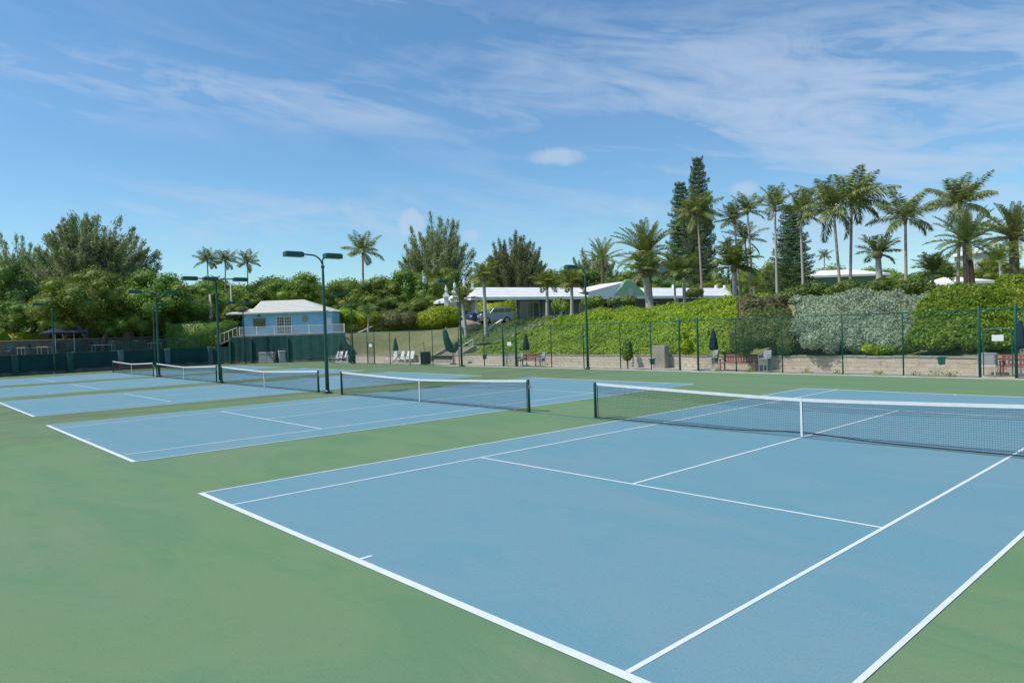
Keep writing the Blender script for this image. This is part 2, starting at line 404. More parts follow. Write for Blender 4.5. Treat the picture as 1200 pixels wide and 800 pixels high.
# courts ------------------------------------------------------------
LINE_Z = .008
def court(xr, xl, yo, tw0=0., tw1=0., far=23.77, idx=0):
    """xr: sideline nearest the camera, xl: far sideline; tw: small skew of the painted slab"""
    W = xr-xl
    def X(u, v):  # u metres from left doubles line
        k = v/23.77; return xl + u*W/10.97 + (tw0*(1-k)+tw1*k)*(1-u/10.97)
    mb = MB(); mb.quad((X(0,0), yo, .004), (X(10.97,0), yo, .004), (X(10.97,far), yo+far, .004), (X(0,far), yo+far, .004))
    tag(mb.build('court_floor', M['blue']), kind='structure')
    mb = MB()
    def seg(u0, v0, u1, v1, w):
        a = np.array([X(u0, v0), yo+v0]); b = np.array([X(u1, v1), yo+v1]); d = (b-a)/np.linalg.norm(b-a); n = np.array([-d[1], d[0]])*w/2
        mb.quad((*(a-n), LINE_Z), (*(b-n), LINE_Z), (*(b+n), LINE_Z), (*(a+n), LINE_Z))
    f = far
    for u in (0.025, 10.945): seg(u, 0.1, u, f-.1, .055)
    for u in (1.37, 9.60): seg(u, .1, u, f-.1, .055)
    seg(0, .05, 10.97, .05, .105); seg(0, f-.05, 10.97, f-.05, .105)
    s1, s2 = 5.485, 18.285*far/23.77
    for v in (s1, s2): seg(1.3975, v, 9.5725, v, .055)
    seg(5.485, s1+.0275, 5.485, s2-.0275, .055); seg(5.485, .1, 5.485, .27, .055); seg(5.485, f-.27, 5.485, f-.1, .055)
    tag(mb.build('court_line', M['line']), kind='structure')
court(10.97, 0., 0., -.14, .16, 23.4)
court(-4.86, -15.72, .1, 0, .2, 23.2)
court(-19.75, -30.6, .3, 0, .3, 22.9)
court(-33.7, -44.6, .4, 0, .3, 22.9)
court(-47.6, -58.9, .4, 0, .3, 22.9)
# filled joint along the net line
mb = MB()
for (a, b) in ((-4.8, -1.0), (-1.0, 12.5), (-19.0, -17.2)):
    xs = np.linspace(a, b, 16); ys = 11.83+.03*np.sin(xs*1.7)
    for i in range(15): mb.quad((xs[i], ys[i]-.025, .0115), (xs[i+1], ys[i+1]-.025, .0115), (xs[i+1], ys[i+1]+.025, .0115), (xs[i], ys[i]+.025, .0115))
tag(mb.build('court_joint', M['crack']), kind='structure')

# nets ----------------------------------------------------------------
def prism_strands(segs, r):
    """segs: (n,2,3) straight strands -> thin 3-sided prisms"""
    segs = np.asarray(segs, float); A, B = segs[:, 0], segs[:, 1]; d = unit(B-A)
    ref = np.where(np.abs(d[:, 2:3]) < .9, np.array([[0, 0, 1.]]), np.array([[1., 0, 0]])); e1 = unit(np.cross(d, ref)); e2 = np.cross(d, e1)
    n = len(A); V = np.empty((n, 6, 3))
    for k in range(3):
        a = 2*PI*k/3; o = (e1*math.cos(a)+e2*math.sin(a))*r; V[:, k] = A+o; V[:, 3+k] = B+o
    base = np.arange(n)[:, None]*6
    F = np.concatenate([base+np.array([[0, 1, 4, 3]]), base+np.array([[1, 2, 5, 4]]), base+np.array([[2, 0, 3, 5]])])
    return V.reshape(-1, 3), F
HALF = 6.40
def ztop(x): return .914+.156*(abs(x)/HALF)**1.25
def make_net(near):
    t = empty('tennis_net')
    def zbot(x):
        return .035 + (.085*math.exp(-(x/1.1)**2) if near else .01)
    segs = []; c = .045; xs = np.arange(-HALF+.1, HALF-.1, c)
    for x in xs: segs.append(((x, 0, zbot(x)), (x, 0, ztop(x)-.02)))
    NR = 20; XX = np.linspace(-HALF+.1, HALF-.1, 27)
    for j in range(NR):
        f = j/NR
        for a, b in zip(XX[:-1], XX[1:]):
            segs.append(((a, 0, zbot(a)+f*(ztop(a)-zbot(a))), (b, 0, zbot(b)+f*(ztop(b)-zbot(b)))))
    for x in xs+.5*c: segs.append(((x, .012, ztop(x)-.30), (x, .012, ztop(x)-.02)))
    for j in range(6):
        f = ztop(0)*0+.04+.045*j
        for a, b in zip(XX[:-1], XX[1:]): segs.append(((a, .012, ztop(a)-f-.02), (b, .012, ztop(b)-f-.02)))
    V, F = prism_strands(segs, .0021); fast_mesh('mesh', V, F, M['netblack'], t)
    mb = MB(); X2 = np.linspace(-HALF+.08, HALF-.08, 41)
    for a, b in zip(X2[:-1], X2[1:]):
        for s in (-.009, .009): mb.quad((a, s, ztop(a)-.065), (b, s, ztop(b)-.065), (b, s, ztop(b)+.008), (a, s, ztop(a)+.008))
        mb.quad((a, -.009, ztop(a)+.008), (b, -.009, ztop(b)+.008), (b, .009, ztop(b)+.008), (a, .009, ztop(a)+.008))
    mb.build('headband', M['tape'], t)
    mb = MB()
    for a, b in zip(X2[:-1], X2[1:]):
        mb.tube([(a, 0, zbot(a)), (b, 0, zbot(b))], .014, 6)
    mb.build('bottom_cord', M['netblack'], t)
    for s in (-1, 1): mb = MB(); mb.tube([(s*(HALF-.10), 0, .05), (s*(HALF-.09), 0, ztop(6.3)-.03)], .014, 6); mb.build('side_cord', M['netblack'], t)
    mb = MB(); mb.box((0, -.016, .47), (.05, .008, .90)); mb.box((0, .018, .47), (.05, .008, .90)); mb.box((0, 0, .931), (.05, .042, .01)); mb.build('centre_strap', M['tape'], t)
    for s in (-1, 1):
        mb = MB(); mb.lathe([(.042, 0), (.042, 1.06), (.036, 1.085), (.012, 1.095)], 14, (s*HALF, 0, 0)); p = mb.build('post', M['lampgreen'], t, True)
        mb = MB(); mb.lathe([(.075, 0), (.075, .014), (.045, .02)], 12, (s*HALF, 0, .013)); mb.build('base_collar', M['lampgreen'], p)
        if s == 1:
            mb = MB(); mb.cbox((s*HALF+.055, 0, .86), (.06, .07, .13)); mb.tube([(s*HALF+.085, 0, .86), (s*HALF+.15, 0, .86), (s*HALF+.15, 0, .72)], .009, 6)
            mb.tube([(s*HALF+.15, 0, .72), (s*HALF+.21, 0, .72)], .014, 6)
            mb.tube([(s*HALF-.09, 0, 1.05), (s*HALF, 0, 1.115), (s*HALF+.06, 0, .93)], .006, 5); mb.build('crank', M['steel'], p)
    return t
net1 = make_net(True); net1.location = (5.485, 11.90, 0)
tag(net1, 'nearest tennis net, large in the right foreground on the closest blue court', 'tennis net', 'nets of the five courts')
net2 = make_net(False); net2.location = (-10.08, 11.85, 0); net2.scale = (.985, 1, 1)
tag(net2, 'second nearest net, its near post just left of the closest net', 'tennis net', 'nets of the five courts')
net3 = dup(net2, (-25.05, 11.85, 0), label='third net from the camera, between the two tall green light poles', group='nets of the five courts')
net3.scale = (1.0, 1, 1)
net4 = dup(net2, (-39.1, 12.0, 0), label='fourth net, left of the second light pole at mid left', group='nets of the five courts'); net4.scale = (.99, 1, 1)
net5 = dup(net2, (-53.7, 12.3, 0), label='farthest net, with dark maroon mesh under a white band', group='nets of the five courts'); net5.scale = (.98, 1, 1)
for ch in KIDS[net5.name]:
    if ch.name.startswith('mesh'):
        ch.data = ch.data.copy(); ch.data.materials.clear(); ch.data.materials.append(M['netred'])

# light poles -----------------------------------------------------------
def head(mb, x, y, z, rz=0):
    mb.cbox((x, y, z), (.40, .92, .24), rz, .05)
def light_pole(loc, heads, label, rz=0, hgt=6.55):
    """heads: list of offsets along local y; each on a gooseneck arm (long) or a short bracket"""
    t = empty('light_pole', loc, rz, label, 'light pole', 'green light poles round the courts')
    mb = MB(); mb.lathe([(.095, .02), (.085, 1.5), (.075, 3.2), (.06, 5.6), (.05, hgt-.35)], 12); mb.build('pole', M['lampgreen'], t, True)
    mb = MB(); mb.cbox((0, 0, .03), (.36, .36, .03), 0, .01); mb.lathe([(.14, .04), (.13, .12), (.10, .16)], 10)
    for sx in (-1, 1):
        for sy in (-1, 1): mb.lathe([(.018, 0), (.018, .05)], 6, (sx*.14, sy*.14, .045))
    mb.build('base_plate', M['lampgreen'], t)
    mb = MB(); mb.lathe([(.085, 0), (.085, .12)], 10, (0, 0, hgt-.55)); mb.build('collar', M['lampgreen'], t)
    for o in heads:
        mb = MB(); s = 1 if o > 0 else -1
        if abs(o) > .8:
            pts = [(0, 0, hgt-.5)]+[(0, s*.55*(1-math.cos(a)), hgt-.5+.55*math.sin(a)) for a in np.linspace(.15, PI/2, 7)]+[(0, o-s*.35, hgt+.07)]
        else: pts = [(0, 0, hgt-.5), (0, 0, hgt-.12), (0, o*.5, hgt)]
        mb.tube(pts, .038, 8); mb.build('arm', M['lampgreen'], t, True)
        mb = MB(); head(mb, 0, o, hgt+.05); h = mb.build('lamp_head', M['lampgreen'], t)
        mb = MB(); mb.box((0, o, hgt-.055), (.26, .66, .012)); mb.build('lens', M['lens'], h)
    return t
light_pole((-17.7, 11.82, 0), (-1.45, .55), 'tall green light pole with two lamp heads, nearest the centre of the courts')
light_pole((-32.45, 12.1, 0), (-1.6, -.35, 1.55), 'green light pole with three lamp heads, standing in front of the blue cottage')
light_pole((-45.9, 12.3, 0), (-1.5, 1.1), 'green twin head light pole at far left beside the two farthest nets')
light_pole((-65.2, 17.4, 0), (1.1,), 'thin green light pole at the windscreen wall, just right of the twin head pole')
light_pole((-65.3, 8.6, 0), (-1.1,), 'dim green light pole in front of the large bright tree at far left')
light_pole((-17.3, 30.15, 0), (-1.35,), 'green single head light pole at the fence in front of the bright green bank')
light_pole((-30.0, 29.75, 0), (-1.6,), 'green single head light pole at the fence beside the stone steps')
light_pole((-46.2, 29.45, 0), (-1.5,), 'green single head light pole at the fence in front of the lawn')
light_pole((-62.2, 25.5, 0), (-1.2, .5), 'slim green light pole in front of the left corner of the blue cottage')

# back chain link fence --------------------------------------------------
def fy(x): return 29.62 + (x+46)*(30.78-29.62)/50
FH = 2.93
def chain_fence(name, path, H, label, posts_at=None, openings=(), thick=(), wire=.0036, cell=.075, z0=0.):
    """path: list of (x,y); fence runs along it"""
    t = empty(name, (path[0][0], path[0][1], z0), 0, label, 'fence')
    o = np.array([path[0][0], path[0][1], 0])
    P = [np.array([p[0], p[1], 0])-o for p in path]
    segs = []
    for i, (a, b) in enumerate(zip(P[:-1], P[1:])):
        if i in openings: continue
        L = np.linalg.norm(b-a); d = (b-a)/L
        s = np.arange(-H, L, cell*1.35)
        for k in s:
            for sg in (0, 1):
                # diagonal from (k,0) to (k+H,H) clipped to 0..L
                u0, u1 = max(k, 0), min(k+H, L)
                if u1-u0 < .01: continue
                za, zb = u0-k, u1-k
                if sg: za, zb = H-za, H-zb
                segs.append((a+d*u0+np.array([0, 0, za*.97+.04]), a+d*u1+np.array([0, 0, zb*.97+.04])))
    V, F = prism_strands(segs, wire); fast_mesh('wire_mesh', V, F, M['fence'], t)
    mb = MB()
    for i, (a, b) in enumerate(zip(P[:-1], P[1:])):
        mb.tube([a+np.array([0, 0, H]), b+np.array([0, 0, H])], .026, 6)
    mb.build('top_rail', M['fence'], t, True)
    mb = MB()
    run = []
    for i in range(len(P)):
        run.append(P[i]+np.array([0, 0, .05]))
        if i in openings or i == len(P)-1:
            if len(run) > 1: mb = MB(); mb.tube(run, .016, 5); mb.build('bottom_rail', M['fence'], t, True)
            run = []
    for i, a in enumerate(P):
        r = .058 if i in thick else .034
        mb = MB(); mb.lathe([(r, 0), (r, H+(.12 if i in thick else .02)), (r*.6, H+(.16 if i in thick else .05))], 10, tuple(a)); mb.build('post', M['fence'], t, True)
    return t
bx = [14, 11, 8.4, 5.72, 4.43, 1.43, -1.27, -4.30, -6.9, -9.25, -10.45, -12.45, -14.75, -17.75, -20.65, -24.1, -25.5, -27.6, -30.6, -34.0, -37.2, -40.2, -42.7, -43.9, -46.8, -50]
bp = [(x, fy(x)) for x in bx]+[(-53.2, 30.7), (-56.0, 31.5)]
chain_fence('chain_link_fence', bp, FH, 'tall green chain link fence running along the back of the courts', openings=(3, 9), thick=(3, 4, 9, 10, 15, 16))
# gates
def gate(x0, x1, label, sign=True, h=2.1):
    y0, y1 = fy(x0), fy(x1); L = math.hypot(x1-x0, y1-y0); rz = math.atan2(y1-y0, x1-x0)
    t = empty('fence_gate', (x0, y0, 0), rz, label, 'gate')
    mb = MB()
    for a, b in (((.06,0,.12),(L-.06,0,.12)), ((.06,0,h),(L-.06,0,h)), ((.06,0,.12),(.06,0,h)), ((L-.06,0,.12),(L-.06,0,h))): mb.tube([a, b], .024, 6)
    mb.build('gate_frame', M['fence'], t)
    segs = []
    for k in np.arange(-h, L, .1):
        for sg in (0, 1):
            u0, u1 = max(k, .06), min(k+h-.12, L-.06)
            if u1-u0 < .02: continue
            za, zb = u0-k, u1-k
            if sg: za, zb = h-.12-za, h-.12-zb
            segs.append(((u0, 0, za+.12), (u1, 0, zb+.12)))
    V, F = prism_strands(segs, .0032); fast_mesh('wire_mesh', V, F, M['fence'], t)
    if sign:
        mb = MB(); mb.cbox((L*.52, -.04, 1.72), (.42, .012, .26), 0, .004); mb.build('notice_plate', M['white'], t)
    return t
gate(4.50, 5.65, 'green wire gate with a pale grey notice plate at far right of the back fence')
gate(-25.45, -24.15, 'green wire gate with a white notice plate, left of the left red bench', h=2.2)
gate(-43.85, -42.75, 'green wire gate with a white notice plate beside the lawn at mid left', h=2.0)

# kerb at fence foot
mb = MB(); mb.add([(-50, 29.72, 0), (60, 31.0, 0), (60, 31.2, 0), (-50, 29.92, 0), (-50, 29.72, .05), (60, 31.0, .05), (60, 31.2, .05), (-50, 29.92, .05)],
                  [(0,1,5,4), (4,5,6,7), (3,7,6,2), (0,4,7,3), (1,2,6,5)])
tag(mb.build('kerb', M['path']), kind='structure')

# stone retaining wall with steps
def stone_wall(x0, x1, h, label):
    t = empty('stone_wall', (x0, 32.95, 0), 0, label, 'wall')
    L = x1-x0; n = max(int(L/.6), 2); xs = np.linspace(0, L, n+1); mb = MB(); r = random.Random(3)
    hs = [h+r.uniform(-.035, .035) for _ in xs]
    for i in range(n):
        a, b = xs[i], xs[i+1]; ha, hb = hs[i], hs[i+1]; ya, yb = r.uniform(-.02, .02), r.uniform(-.02, .02)
        mb.add([(a, 0, 0), (b, 0, 0), (b, 0, hb), (a, 0, ha), (a, .3, 0), (b, .3, 0), (b, .3, hb), (a, .3, ha)], [(0,1,2,3), (3,2,6,7), (4,7,6,5)])
    mb.add([(0,0,0),(0,.3,0),(0,.3,hs[0]),(0,0,hs[0])], [(0,3,2,1)]); mb.add([(L,0,0),(L,.3,0),(L,.3,hs[-1]),(L,0,hs[-1])], [(0,1,2,3)])
    mb.build('wall', M['stone'], t)
    mb = MB()
    for i in range(n): mb.cbox(((xs[i]+xs[i+1])/2, .15, (hs[i]+hs[i+1])/2+.035), (xs[i+1]-xs[i]-.02, .38, .07), 0, .015)
    mb.build('coping', M['concdark' if False else 'concrete'], t)
    return t
stone_wall(-33.6, 40, .74, 'low coursed stone retaining wall at the foot of the planted bank')
stone_wall(-53.8, -38.6, .62, 'low stone retaining wall at the foot of the dry lawn, behind the white sun chairs')
st = empty('stone_steps', (-38.55, 32.9, 0), 0, 'broad stone steps climbing the bank between lawn and bright hedge', 'steps')
mb = MB()
for k in range(8):
    mb.box((1.7, .2+.3*k, .075+.15*k), (3.3, .36, .15)); mb.box((1.7, .45+.3*k, .0+.075*k), (3.3, .28, .15+.15*k-.01))
mb.build('tread', M['concrete'], st)
for x in (-.08, 3.48):
    mb = MB(); mb.add([(x-.1, 0, 0), (x+.1, 0, 0), (x+.1, 2.5, 0), (x-.1, 2.5, 0), (x-.1, 0, .5), (x+.1, 0, .5), (x+.1, 2.5, 1.5), (x-.1, 2.5, 1.5)], [(0,1,5,4), (1,2,6,5), (2,3,7,6), (3,0,4,7), (4,5,6,7)]); mb.build('side_wall', M['concrete'], st)
mb = MB(); mb.tube([(3.2, .1, .95), (3.2, 2.4, 2.0)], .045, 6); mb.tube([(3.2, .1, .0), (3.2, .1, .95)], .035, 6); mb.tube([(3.2, 2.4, 1.1), (3.2, 2.4, 2.0)], .035, 6); mb.build('handrail', M['whitepaint'], st)
stone_wall(-34.95, -33.6, .66, 'short stretch of stone wall right of the stone steps')

# windscreen walls -----------------------------------------------------------
ws = empty('windscreen_wall', (-66, -12, 0), 0, 'long low wall hung with dark green windscreen at far left', 'wall')
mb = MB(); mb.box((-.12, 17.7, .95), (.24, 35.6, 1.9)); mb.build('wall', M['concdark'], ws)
ys = [0]+[i*4.4 for i in range(1, 9)]
for i in range(8):
    mb = MB(); y0, y1 = ys[i]+.25, ys[i+1]-.25; r = random.Random(i)
    n = 12; lo = .32+r.uniform(-.05, .1)
    for k in range(n):
        a, b = y0+(y1-y0)*k/n, y0+(y1-y0)*(k+1)/n
        za, zb = lo+.04*math.sin(k*1.1+i), lo+.04*math.sin((k+1)*1.1+i); xa, xb = .02+.012*math.sin(k*1.7), .02+.012*math.sin((k+1)*1.7)
        mb.quad((xa, a, za), (xb, b, zb), (xb, b, 1.93), (xa, a, 1.93)); mb.quad((xa, a, 1.93), (xb, b, 1.93), (-.2, b, 1.94), (-.2, a, 1.94))
    mb.build('windscreen', M['screen'], ws)
for i, y in enumerate(ys):
    mb = MB(); mb.cbox((.06, y, .98), (.34, .52, 1.98), 0, .03); mb.build('pier', M['screen2'] if i < 6 else M['pier'], ws)
# angled tall wall under the cottage deck
A0 = np.array([-66., 23.55]); A1 = np.array([-54.4, 33.2]); AL = np.linalg.norm(A1-A0); arz = math.atan2(A1[1]-A0[1], A1[0]-A0[0])
ws2 = empty('windscreen_wall', (A0[0], A0[1], 0), arz, 'tall dark green screened wall below the blue cottage deck', 'wall')
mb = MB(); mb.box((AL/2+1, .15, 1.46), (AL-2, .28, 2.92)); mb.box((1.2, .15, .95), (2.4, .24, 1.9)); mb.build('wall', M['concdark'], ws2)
for i, (a, b, z1) in enumerate(((.2, 2.0, 1.9), (2.1, 4.4, 2.9), (4.6, 8.6, 2.9), (8.8, 12.6, 2.9), (12.8, AL-.1, 2.9))):
    mb = MB(); n = 10
    for k in range(n):
        u0, u1 = a+(b-a)*k/n, a+(b-a)*(k+1)/n; q0, q1 = -.03-.02*math.sin(k*1.9+i), -.03-.02*math.sin((k+1)*1.9+i)
        mb.quad((u0, q0, .35), (u1, q1, .35), (u1, q1, z1), (u0, q0, z1))
    mb.build('windscreen', M['screen' if i < 3 else 'screen2'], ws2)
for u in (2.05, 4.5, 8.7, 12.7): mb = MB(); mb.cbox((u, -.08, 1.3), (.22, .2, 2.6), 0, .02); mb.build('pier', M['screen2'], ws2)

# storage boxes and small things at the wall foot
def storage(loc, rz, w, d, h, mat, label):
    t = empty('storage_box', loc, rz, label, 'storage box')
    mb = MB(); mb.cbox((0, 0, h*.43), (w, d, h*.86), 0, .03); mb.box((0, -d/2-.008, h*.42), (w*.04, .012, h*.7)); mb.build('body', mat, t)
    mb = MB(); mb.cbox((0, 0, h*.93), (w+.06, d+.06, h*.13), 0, .04); mb.build('lid', mat, t)
    mb = MB(); mb.box((0, -d/2-.045, h*.84), (.18, .02, .05)); mb.build('handle', M['grey'], t)
p = un(314, 425.3); storage((p[0], p[1], 0), arz, 1.7, .75, 1.2, M['bingrey'], 'grey storage box with closed lid, left of the pale one against the green screened wall')
p = un(333, 424.5); storage((p[0], p[1], 0), arz+.6, 1.15, 1.0, 1.3, M['binlight'], 'pale beige storage box against the green screened wall')
def water_cooler():
    p = un(324.3, 424.6); t = empty('ball_machine', (p[0], p[1], 0), arz, 'black ball cart with a pale top standing between the two storage boxes', 'ball cart')
    mb = MB(); mb.cbox((0, 0, .85), (.36, .36, .9), 0, .05)
    for a in (-.13, .13):
        for b in (-.13, .13): mb.tube([(a, b, 0), (a, b, .42)], .02, 6)
    mb.build('body', M['black'], t); mb = MB(); mb.lathe([(.16, 1.3), (.17, 1.6), (.08, 1.7)], 12); mb.build('hopper', M['grey'], t)
water_cooler()
def post_pipe(x, y, h, mat, label, r=.07):
    p = un(x, y); t = empty('standpipe', (p[0], p[1], 0), 0, label, 'post')
    mb = MB(); mb.tube([(0, 0, 0), (.03, .02, h*.5), (0, 0, h)], r, 10); mb.build('pipe', mat, t, True); mb = MB(); mb.cbox((0, -.1, h+.04), (.22, .5, .08), 0, .03); mb.build('cap', mat, t)
post_pipe(68.5, 437.2, 1.75, M['white'], 'white pipe with a flat cap standing before the far left wall')
post_pipe(285.5, 425.2, 1.3, M['grey'], 'short pale grey post at the foot of the slim pole beside the cottage wall')

# loungers, umbrellas, benches -------------------------------------------------
def lounge(loc, rz, label):
    t = empty('sun_chair', loc, rz, label, 'sun chair', 'white sun chairs behind the back fence')
    mb = MB(); mb.cbox((0, -.1, .36), (.56, .9, .05), 0, .02); mb.build('seat', M['white'], t)
    m = Matrix.Rotation(math.radians(18), 3, 'X'); mb = MB(); mb.box((0, .48, .70), (.56, .05, .74), 0, Matrix.Rotation(-.3, 3, 'X')); mb.build('backrest', M['white'], t)
    for sx in (-1, 1):
        mb = MB(); mb.cbox((sx*.29, -.05, .57), (.05, .62, .035), 0, .01); mb.tube([(sx*.29, -.3, .36), (sx*.29, -.3, .56)], .02, 6); mb.build('armrest', M['white'], t)
        for sy in (-.5, .35): mb = MB(); mb.tube([(sx*.25, sy, 0), (sx*.25, sy, .35)], .022, 6); mb.build('leg', M['white'], t)
    return t
l0 = None
LG = [(373.5, 421.8, 'white sun chair on its own beside the sloping handrail near the cottage'), (391, 421.5, 'leftmost of the three white sun chairs left of the folded green canvas'),
      (395.6, 421.6, 'middle of the three white sun chairs left of the folded green canvas'), (400.6, 421.6, 'rightmost of the three white sun chairs left of the folded green canvas'),
      (459, 423, 'leftmost of four white sun chairs under the folded umbrella on the lawn edge'), (467, 423.2, 'second from left of four white sun chairs under the folded umbrella'),
      (473, 423.2, 'third from left of four white sun chairs under the folded umbrella'), (478.5, 423.2, 'rightmost of four white sun chairs, nearest the square black bin')]
for (x, y, lb) in LG:
    p = at_y(x, y, 32.1); rz = rnd.uniform(-.25, .25)
    if l0 is None: l0 = lounge((p[0], min(p[1], 32.2), .012), rz, lb)
    else: dup(l0, (p[0], min(p[1], 32.2), .012), rz, label=lb)
def closed_umbrella(loc, label, mat, h=2.55, cloth=1.25, r=.23):
    t = empty('umbrella', loc, 0, label, 'umbrella', 'folded umbrellas along the back fence')
    mb = MB(); mb.tube([(0, 0, .05), (0, 0, h)], .022, 8); mb.build('pole', M['white'], t, True)
    mb = MB(); n = 24; rings = []
    for i, (f, q) in enumerate(((0, .92), (.12, 1.), (.35, .86), (.6, .62), (.82, .38), (.95, .2), (1, .06))):
        for k in range(n): a = 2*PI*k/n; rr = r*q*(1+.16*math.cos(8*a+i*.2)); rings.append((rr*math.cos(a), rr*math.sin(a), h-cloth+f*cloth + (.03*math.cos(8*a) if i == 0 else 0)))
    mb.add(rings, [(i*n+k, i*n+(k+1) % n, (i+1)*n+(k+1) % n, (i+1)*n+k) for i in range(6) for k in range(n)]+[tuple(range(6*n, 7*n)), tuple(range(n-1, -1, -1))]); mb.build('canopy', mat, t, True)
    mb = MB(); mb.lathe([(.26, 0), (.27, .05), (.06, .1), (.03, .26)], 14); mb.build('base', M['white'], t)
    return t
for (x, yb, tt, lb, m) in ((399.5, 424, None, 'folded dark green umbrella above the three white sun chairs left of the folded green canvas', 'tarp'), (464.2, 424, None, 'folded dark green umbrella above the row of four white sun chairs', 'tarp'),
                       (617.3, 429, None, 'folded navy umbrella rising behind the left red bench', 'navy'), (836.5, 434.6, None, 'folded navy umbrella standing beside the middle red bench', 'navy'), (1196.5, 440, None, 'folded navy umbrella half cut off by the right edge of the picture', 'navy')):
    p = at_y(x, yb, 32.4); closed_umbrella((p[0], min(max(p[1], 31.3), 32.5), .012), lb, M[m], 2.35 if x < 500 else 2.45)
def tarp(x, y, pts, label, rr):
    p = at_y(x, y, 31.6); t = empty('canvas_bundle', (p[0], p[1], .012), math.atan2(CR[1], CR[0]), label, 'canvas bundle')
    mb = MB(); mb.tube(pts, rr, 14); o = mb.build('canvas', M['tarp'], t, True)
    mb = MB(); mb.lathe([(.3, 0), (.3, .05), (.05, .08)], 12); mb.build('base', M['black'], t); return t
tarp(412.5, 425.2, [(0, 0, .02), (0, 0, .5), (.05, 0, 1.1), (-.12, 0, 1.35), (-.5, 0, 1.75), (-.72, 0, 2.35), (-.8, 0, 2.5)], 'folded dark green canvas bundle leaning left, left of the lawn gate', [.36, .38, .3, .34, .2, .16, .05])
tb = at_y(523, 427.5, 31.6)
t = empty('canvas_bundle', (tb[0], 31.6, .012), math.atan2(CR[1], CR[0]), 'folded dark green canvas in a V shape above the stone steps', 'canvas bundle')
mb = MB(); mb.tube([(0, 0, 1.05), (-.25, 0, 1.35), (-.5, 0, 2.1), (-.62, 0, 2.8), (-.68, 0, 2.95)], [.2, .36, .28, .2, .06], 14); mb.build('canvas', M['tarp'], t, True)
mb = MB(); mb.tube([(0, 0, 1.0), (.2, 0, 1.35), (.32, 0, 1.75), (.34, 0, 1.9)], [.2, .28, .14, .04], 12); mb.build('canvas', M['tarp'], t, True)
mb = MB(); mb.tube([(0, 0, .02), (0, 0, 1.1)], .04, 8); mb.lathe([(.3, 0), (.3, .06), (.05, .1)], 12); mb.build('pole', M['black'], t)
# square bin with a wooden post
p = at_y(493, 427.2, 31.0); t = empty('litter_bin', (p[0], 31.0, .012), 0, 'square black litter bin with slatted sides beside the steps', 'litter bin')
mb = MB(); mb.cbox((0, 0, .5), (.62, .62, 1.0), 0, .03)
mb.build('body', M['black'], t); mb = MB(); mb.cbox((0, 0, 1.04), (.7, .7, .07), 0, .02); mb.build('lid', M['black'], t)
mb = MB()
for k in range(6):
    for s in (-1, 1): mb.box((-.25+.1*k, s*.325, .5), (.05, .03, .86)); mb.box((s*.325, -.25+.1*k, .5), (.03, .05, .86))
mb.build('slats', M['black'], t)
p = at_y(494.5, 426, 31.8)
t = empty('wooden_post', (p[0], 31.8, .012), 0, 'pale wooden post with a notched top standing behind the square black bin', 'post')
mb = MB(); mb.add([(-.16,-.04,0),(.16,-.04,0),(.16,-.04,1.6),(.07,-.04,1.95),(0,-.04,1.5),(-.1,-.04,1.8),(-.16,-.04,1.2)]+[(-.16,.04,0),(.16,.04,0),(.16,.04,1.6),(.07,.04,1.95),(0,.04,1.5),(-.1,.04,1.8),(-.16,.04,1.2)],
    [(0,1,2,3,4,5,6), (13,12,11,10,9,8,7)]+[(i, i+7, (i+1) % 7+7, (i+1) % 7) for i in range(7)]); mb.build('board', M['wood'], t)
def bench(x, y, rz, label, w=1.55):
    p = at_y(x, y, 32.05); t = empty('bench', (p[0], min(p[1], 32.1), .012), rz, label, 'bench', 'red wooden benches along the stone wall')
    for k in range(5): mb = MB(); mb.cbox((0, -.18+.1*k, .44), (w, .08, .03), 0, .008); mb.build('seat_slat', M['redwood'], t)
    mb = MB()
    for k in range(13): mb.box((-w/2+.1+(w-.2)*k/12, .27, .68), (.085, .02, .36))
    mb.cbox((0, .27, .88), (w, .035, .09), 0, .01); mb.cbox((0, .27, .5), (w, .035, .05), 0, .01); mb.build('backrest', M['redwood'], t)
    for s in (-1, 1):
        mb = MB(); mb.box((s*(w/2-.03), -.2, .32), (.06, .06, .64)); mb.build('leg', M['redwood'], t); mb = MB(); mb.box((s*(w/2-.03), .27, .46), (.06, .06, .92)); mb.build('leg', M['redwood'], t)
        mb = MB(); mb.cbox((s*(w/2-.03), 0, .66), (.08, .58, .035), 0, .01); mb.build('armrest', M['redwood'], t)
    return t
bench(619.5, 429.5, 0, 'left red wooden bench behind the fence, near the gate with the white plate', 1.9)
bench(866, 434.8, 0, 'middle red wooden bench behind the fence, below the dark olive shrub', 2.15)
bench(1204, 440.5, 0, 'right red wooden bench half out of the picture beyond the gate', 1.9)
def chair_stack(x, y, label, n=4, mat='grey'):
    p = at_y(x, y, 32.1); t = empty('stacked_chairs', (p[0], min(p[1], 32.2), .012), rnd.uniform(-.4, .4), label, 'chair stack')
    for k in range(n):
        z = .1*k; mb = MB(); mb.cbox((0, 0, .42+z), (.5, .48, .04), 0, .015); mb.box((0, .25, .66+z), (.46, .035, .42), 0, Matrix.Rotation(-.18, 3, 'X'))
        for s in (-1, 1):
            mb.cbox((s*.26, 0, .62+z), (.045, .48, .03), 0, .01); mb.tube([(s*.26, -.2, .42+z), (s*.26, -.22, .62+z)], .018, 6)
            if k == 0:
                for q in (-.22, .22): mb.tube([(s*.24, q, 0), (s*.23, q, .42)], .022, 6)
        mb.build('chair', M[mat], t)
    return t
chair_stack(835, 434, 'stack of grey plastic chairs at the left end of the middle red bench')
chair_stack(897, 436, 'stack of grey plastic chairs right of the middle red bench')
chair_stack(634, 430.2, 'stack of two pale grey plastic chairs against the left red bench', 3, 'grey')
chair_stack(608.5, 429.5, 'pale grey plastic chair pair at the left end of the left red bench', 2, 'grey')
